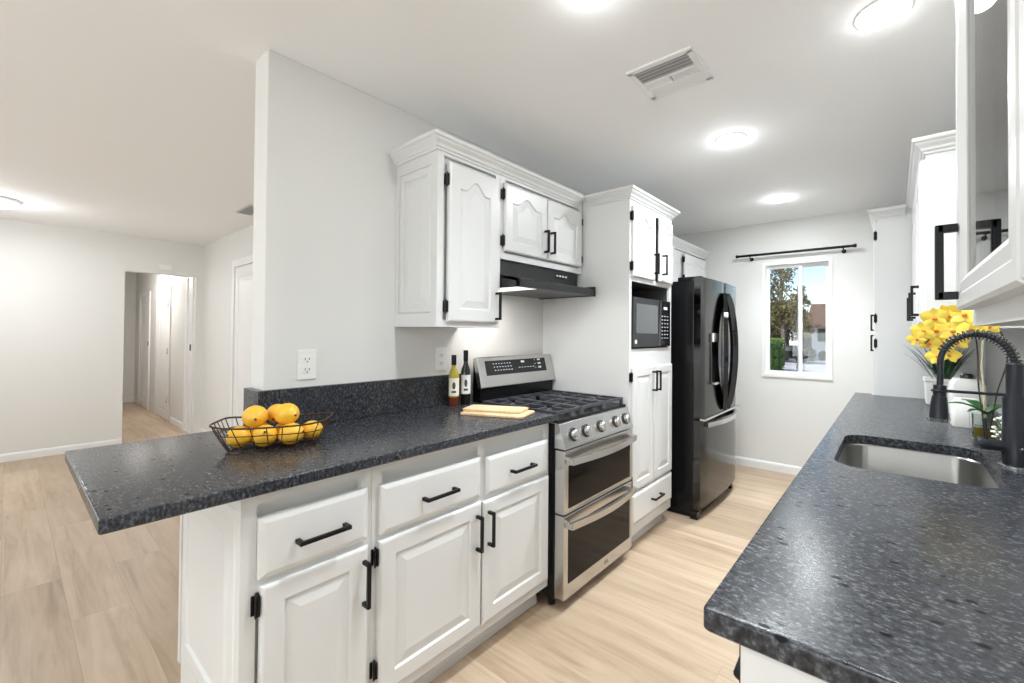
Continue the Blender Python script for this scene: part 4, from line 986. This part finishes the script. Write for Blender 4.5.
def blade(mb, base_, tip, w_, bend=.3, n=7, th=.0012):
    b0, t0 = Vector(base_), Vector(tip); d_ = t0-b0; side = d_.cross(Vector((0, 0, 1))); side = side.normalized() if side.length > 1e-4 else Vector((1, 0, 0)); L = d_.length
    lo = []
    for k in range(n+1):
        s = k/n; p = b0+d_*s+Vector((0, 0, bend*L*math.sin(PI*s)*.5)); ww = w_*(math.sin(PI*(.15+.85*s)) if s < 1 else .05)
        lo.append([p-side*ww, p+Vector((0, 0, -ww*.25)), p+side*ww, p+Vector((0, 0, th-ww*.10))])
    mb.loft(lo)
for k in range(46):
    a = random.uniform(0, 2*PI); r0 = random.uniform(0, .04); L = random.uniform(.06, .14); h_ = random.uniform(.09, .20)
    blade(mb, (.205+r0*math.cos(a), 3.13+r0*math.sin(a), 1.045), (.205+(r0+L)*math.cos(a), 3.13+(r0+L)*math.sin(a)*.8, 1.045+h_), random.uniform(.005, .009), .15)
mb.build('foliage', M['grassleaf'], op, smooth=True)
def smooth(P, n=5):
    P = [Vector(p) for p in P]; out = []
    for i in range(len(P)-1):
        p0 = P[max(0, i-1)]; p1 = P[i]; p2 = P[i+1]; p3 = P[min(len(P)-1, i+2)]
        for k in range(n):
            t_ = k/n; out.append(.5*((2*p1)+(p2-p0)*t_+(2*p0-5*p1+4*p2-p3)*t_*t_+(3*p1-p0-3*p2+p3)*t_**3))
    return out+[P[-1]]
# white canisters
def canister(x, y, hx, z1, label, lid=True):
    t = thing('ceramic_canister', label, 'canister', (x, y, .912))
    MB().loft([rp(x, y, hx*.96, hx*.96, .9125, .012), rp(x, y, hx, hx, .918, .014), rp(x, y, hx, hx, z1-.03, .014), rp(x, y, hx*.8, hx*.8, z1-.008, .012), rp(x, y, hx*.76, hx*.76, z1, .012)]).build('jar', M['ceramic'], t, smooth=True)
    if lid: MB().lathe([(0, z1), (.022, z1), (.024, z1+.004), (.024, z1+.016), (.018, z1+.022), (0, z1+.024)], (x, y, 0), 20).build('lid', M['greymetal'], t, smooth=True)
canister(.268, 2.760, .062, 1.090, 'white ceramic jar with dark lid beside the orchid pot')
canister(.235, 2.45, .048, 1.028, 'smaller white ceramic jar in front of the lidded jar', False)
# orchid stems in glass vase
gv = thing('potted_orchid', 'yellow orchid arching out of a square glass vase with amber water', 'plant', (.262, 2.17, .912))
vx, vy = .262, 2.17
mb = MB(); mb.loft([rp(vx, vy, .040, .040, .9125, .006), rp(vx, vy, .042, .042, 1.010, .006), rp(vx, vy, .038, .038, 1.010, .005), rp(vx, vy, .036, .036, .920, .005)]); mb.build('vase_body', M['vase'], gv)
MB().loft([rp(vx, vy, .0350, .0350, .9205, .005), rp(vx, vy, .0362, .0362, .960, .005)]).build('water', M['cork'], gv)
mb = MB()
for (dx, dy, dz_, w_) in ((-.115, -.03, .02, .024), (-.055, -.05, .0, .018), (.10, -.03, .035, .024), (.07, .06, .02, .02), (-.06, .07, .03, .022)): blade(mb, (vx, vy, 1.008), (vx+dx, vy+dy, 1.015+dz_), w_, .35, 9, .003)
mb.build('leaves', M['leaf'], gv, smooth=True)
MB().tube(smooth([(vx-.005, vy, .93), (vx-.004, vy+.005, 1.08), (vx-.010, vy+.01, 1.18), (vx-.006, vy, 1.290)]), .0032, 8).build('stake', M['stake'], gv, smooth=True)
def stem(P):
    MB().tube(smooth(P), .0024, 8).build('stem', M['stem'], gv, smooth=True)
stem([(vx+.01, vy, .93), (vx+.028, vy, 1.08), (vx+.055, vy-.01, 1.22), (vx+.020, vy-.04, 1.335), (.225, 2.06, 1.362), (.170, 2.03, 1.345), (.125, 2.02, 1.305), (.085, 2.02, 1.262)])
stem([(vx, vy, .93), (vx-.018, vy+.01, 1.10), (vx-.020, vy+.01, 1.22), (.225, 2.12, 1.300), (.180, 2.06, 1.318), (.130, 2.04, 1.285), (.100, 2.03, 1.235)])
random.seed(3)
for (x, z, s) in [(.110, 1.352, .038), (.148, 1.362, .042), (.190, 1.362, .042), (.228, 1.340, .036), (.080, 1.308, .034), (.118, 1.308, .040), (.160, 1.308, .042), (.200, 1.312, .036),
                  (.062, 1.278, .028), (.098, 1.262, .036), (.135, 1.258, .038), (.170, 1.268, .034), (.118, 1.218, .032), (.152, 1.222, .030), (.252, 1.322, .032)]:
    bloom(gv, (x, 2.0+random.uniform(-.03, .03), z), (random.uniform(-.5, .2), -1, random.uniform(-.35, .35)), s, random.uniform(-.5, .5))
# small glass of baby's breath
bb_ = thing('flower_glass', 'small glass of tiny white blossoms behind the faucet', 'flowers', (.298, 1.965, .912))
MB().lathe([(.024, 0), (.027, .055), (.0245, .055), (.0215, .004), (0, .004), (0, 0)], (.298, 1.965, .9125), 22).build('glass_cup', M['vase'], bb_, smooth=True)
mb = MB(); mf = MB(); random.seed(11)
for k in range(70):
    a = random.uniform(0, 2*PI); r_ = random.uniform(.01, .052); h_ = random.uniform(.055, .125)-r_*.3
    tip = (.298+r_*math.cos(a), 1.965+r_*math.sin(a), .912+h_)
    mb.tube([(.298, 1.965, .925), (.298+r_*.4*math.cos(a), 1.965+r_*.4*math.sin(a), .912+h_*.6), tip], .0007, 4)
    mf.sphere(tip, random.uniform(.0035, .006), 1, 1, .8, 6, 4)
tag(mb.build('sprigs', M['sprig'], bb_), kind='stuff'); tag(mf.build('blossoms', M['babys'], bb_, smooth=True), kind='stuff')

# ------------------------------------------------------------------ outside the window
GZ = -.85
struct(MB().box(-60, 40, 4.7, 90, GZ-.1, GZ), 'ground', M['concrete'])
def leafy(mb, c, r, n, size, squash=1.0, rnd=random):
    for _ in range(n):
        while True:
            v = Vector((rnd.uniform(-1, 1), rnd.uniform(-1, 1), rnd.uniform(-1, 1)))
            if .2 < v.length < 1: break
        p = Vector(c)+Vector((v.x*r, v.y*r, v.z*r*squash)); s = size*rnd.uniform(.6, 1.3)
        a = Vector((rnd.uniform(-1, 1), rnd.uniform(-1, 1), rnd.uniform(-1, 1))).normalized(); b = a.orthogonal().normalized()
        q = [mb.bm.verts.new(p+a*s), mb.bm.verts.new(p+b*s*.5), mb.bm.verts.new(p-a*s), mb.bm.verts.new(p-b*s*.5)]
        mb.bm.faces.new(q)
hg = MB(); random.seed(5)
hg.box(-8.2, -5.30, 24.4, 28.0, GZ, 1.05, .15)
ho = tag(hg.build('hedge', M['hedge'], origin=(-6.7, 26, GZ)), 'clipped green box hedge across the driveway, seen through the left pane', 'hedge')
lf = MB()
for k in range(2600):
    x = random.uniform(-8.25, -5.22); y = random.uniform(24.3, 28.1); z = random.uniform(GZ, 1.1); f_ = random.choice((0, 1, 2))
    if f_ == 0: y = 24.35
    elif f_ == 1: x = -5.25
    else: z = 1.08
    leafy(lf, (x, y, z), .05, 1, .07)
lf.build('leaves', M['hedge'], ho)
def tree(name, x, y, h, spread, n, label, m, trunk_r=.16, z_lo=.35, size=.16, clusters=16, squash=.8, seed=1):
    rnd = random.Random(seed); t = thing(name, label, 'tree', (x, y, GZ), 'trees outside across the street')
    mb = MB(); P = [(x, y, GZ), (x+.1, y, GZ+h*.3), (x-.1, y+.1, GZ+h*.6), (x+.05, y, GZ+h*.92)]
    mb.tube(smooth(P), [trunk_r*(1-.85*k/15) for k in range(16)], 8)
    cl = MB()
    for k in range(clusters):
        s = z_lo+(1-z_lo)*rnd.random(); a = rnd.uniform(0, 2*PI); R_ = spread*(1.1-s*.7)*rnd.uniform(.35, 1)
        c = (x+R_*math.cos(a), y+R_*math.sin(a), GZ+h*s)
        mb.tube([(x, y, GZ+h*s*.8), ((x+c[0])/2, (y+c[1])/2, GZ+h*s*.92), c], [trunk_r*.3, trunk_r*.2, trunk_r*.07], 5)
        leafy(cl, c, spread*.34, n//clusters, size, squash, rnd)
    mb.build('trunk', M['bark'], t, smooth=True); cl.build('crown', M[m], t)
tree('tree', -6.5, 34.0, 8.5, 1.9, 2300, 'tall sparse tree filling the left window pane', 'foliage2', .20, .30, .13, 34, .9, 1)
tree('tree', -4.95, 31.0, 5.2, .95, 1300, 'bushy tree seen through the right window pane', 'foliage2', .13, .42, .11, 18, .9, 2)
tree('tree', -9.6, 37.5, 5.0, 1.9, 3600, 'low yellow-green tree behind the hedge', 'foliage', .16, .35, .15, 22, .8, 5)
tree('tree', -7.4, 40.5, 4.6, 2.2, 3400, 'broad dark tree before the white house', 'foliage2', .2, .45, .15, 24, .7, 9)
hs = thing('house', 'white stucco house with brown shingled roof across the street', 'house', (-6, 46, GZ))
MB().box(-13, -5.95, 44.6, 50, GZ, 2.05).box(-5.95, -1.0, 44.0, 50, GZ, 2.05).box(-7.3, -5.95, 44.0, 44.6, 1.75, 2.05).build('walls', M['stucco'], hs)
MB().extr([(43.3, 1.98), (43.3, 2.08), (47, 4.3), (50.7, 2.08), (50.7, 1.98)], 'x', -6.4, -.5).build('roof', M['shingle'], hs)
MB().extr([(44.0, 2.0), (44.0, 2.08), (47, 3.2), (50.7, 2.08), (50.7, 2.0)], 'x', -13.5, -6.4).build('roof', M['shingle'], hs)
MB().box(-7.10, -6.05, 44.55, 44.62, GZ, 1.15, .01).build('garage_door', M['greymetal'], hs)
wi = MB().box(-5.50, -4.65, 43.93, 44.02, .75, 1.90, .01).build('window_frame', M['bark'], hs)
MB().box(-5.42, -5.10, 43.91, 43.94, .83, 1.82).box(-5.03, -4.73, 43.91, 43.94, .83, 1.82).build('pane', M['gloss'], wi)
MB().box(-9.6, -8.6, 44.53, 44.62, .5, 1.6, .01).build('window_frame', M['bark'], hs)
ca = thing('car', 'dark parked car beyond the hedge', 'car', (-6.75, 37.5, GZ))
prof = [(-8.0, GZ+.30), (-8.05, GZ+.75), (-7.75, GZ+.88), (-7.35, GZ+1.32), (-6.2, GZ+1.36), (-5.65, GZ+.92), (-5.25, GZ+.82), (-5.2, GZ+.32)]
MB().extr(prof, 'y', 37.0, 38.6).build('body', M['gloss'], ca)
MB().extr([(-7.62, GZ+.92), (-7.30, GZ+1.27), (-6.25, GZ+1.30), (-5.85, GZ+.94)], 'y', 36.98, 38.62).build('side_window', M['mwdoor'], ca)
for x in (-7.45, -5.8):
    for y in (36.98, 38.42): MB().cyl((x, y, GZ+.31), (x, y+.2, GZ+.31), .31, seg=24).build('wheel', M['black'], ca)
random.seed(21)
for i, (x, y, r_, lab) in enumerate([(-5.75, 41.0, .55, 'dark shrub beside the garage opening'), (-4.9, 42.5, .38, 'shrub beneath the house window'), (-3.9, 42.5, .48, 'shrub at the right end of the house front')]):
    t = thing('shrub', lab, 'shrub', (x, y, GZ), 'shrubs along the house front')
    mb = MB(); leafy(mb, (x, y, GZ+r_), r_, 700, .09, 1.1); mb.build('foliage', M['foliage2'], t)
    MB().cyl((x, y, GZ), (x, y, GZ+r_), .04, .02, 8).build('stem', M['bark'], t)
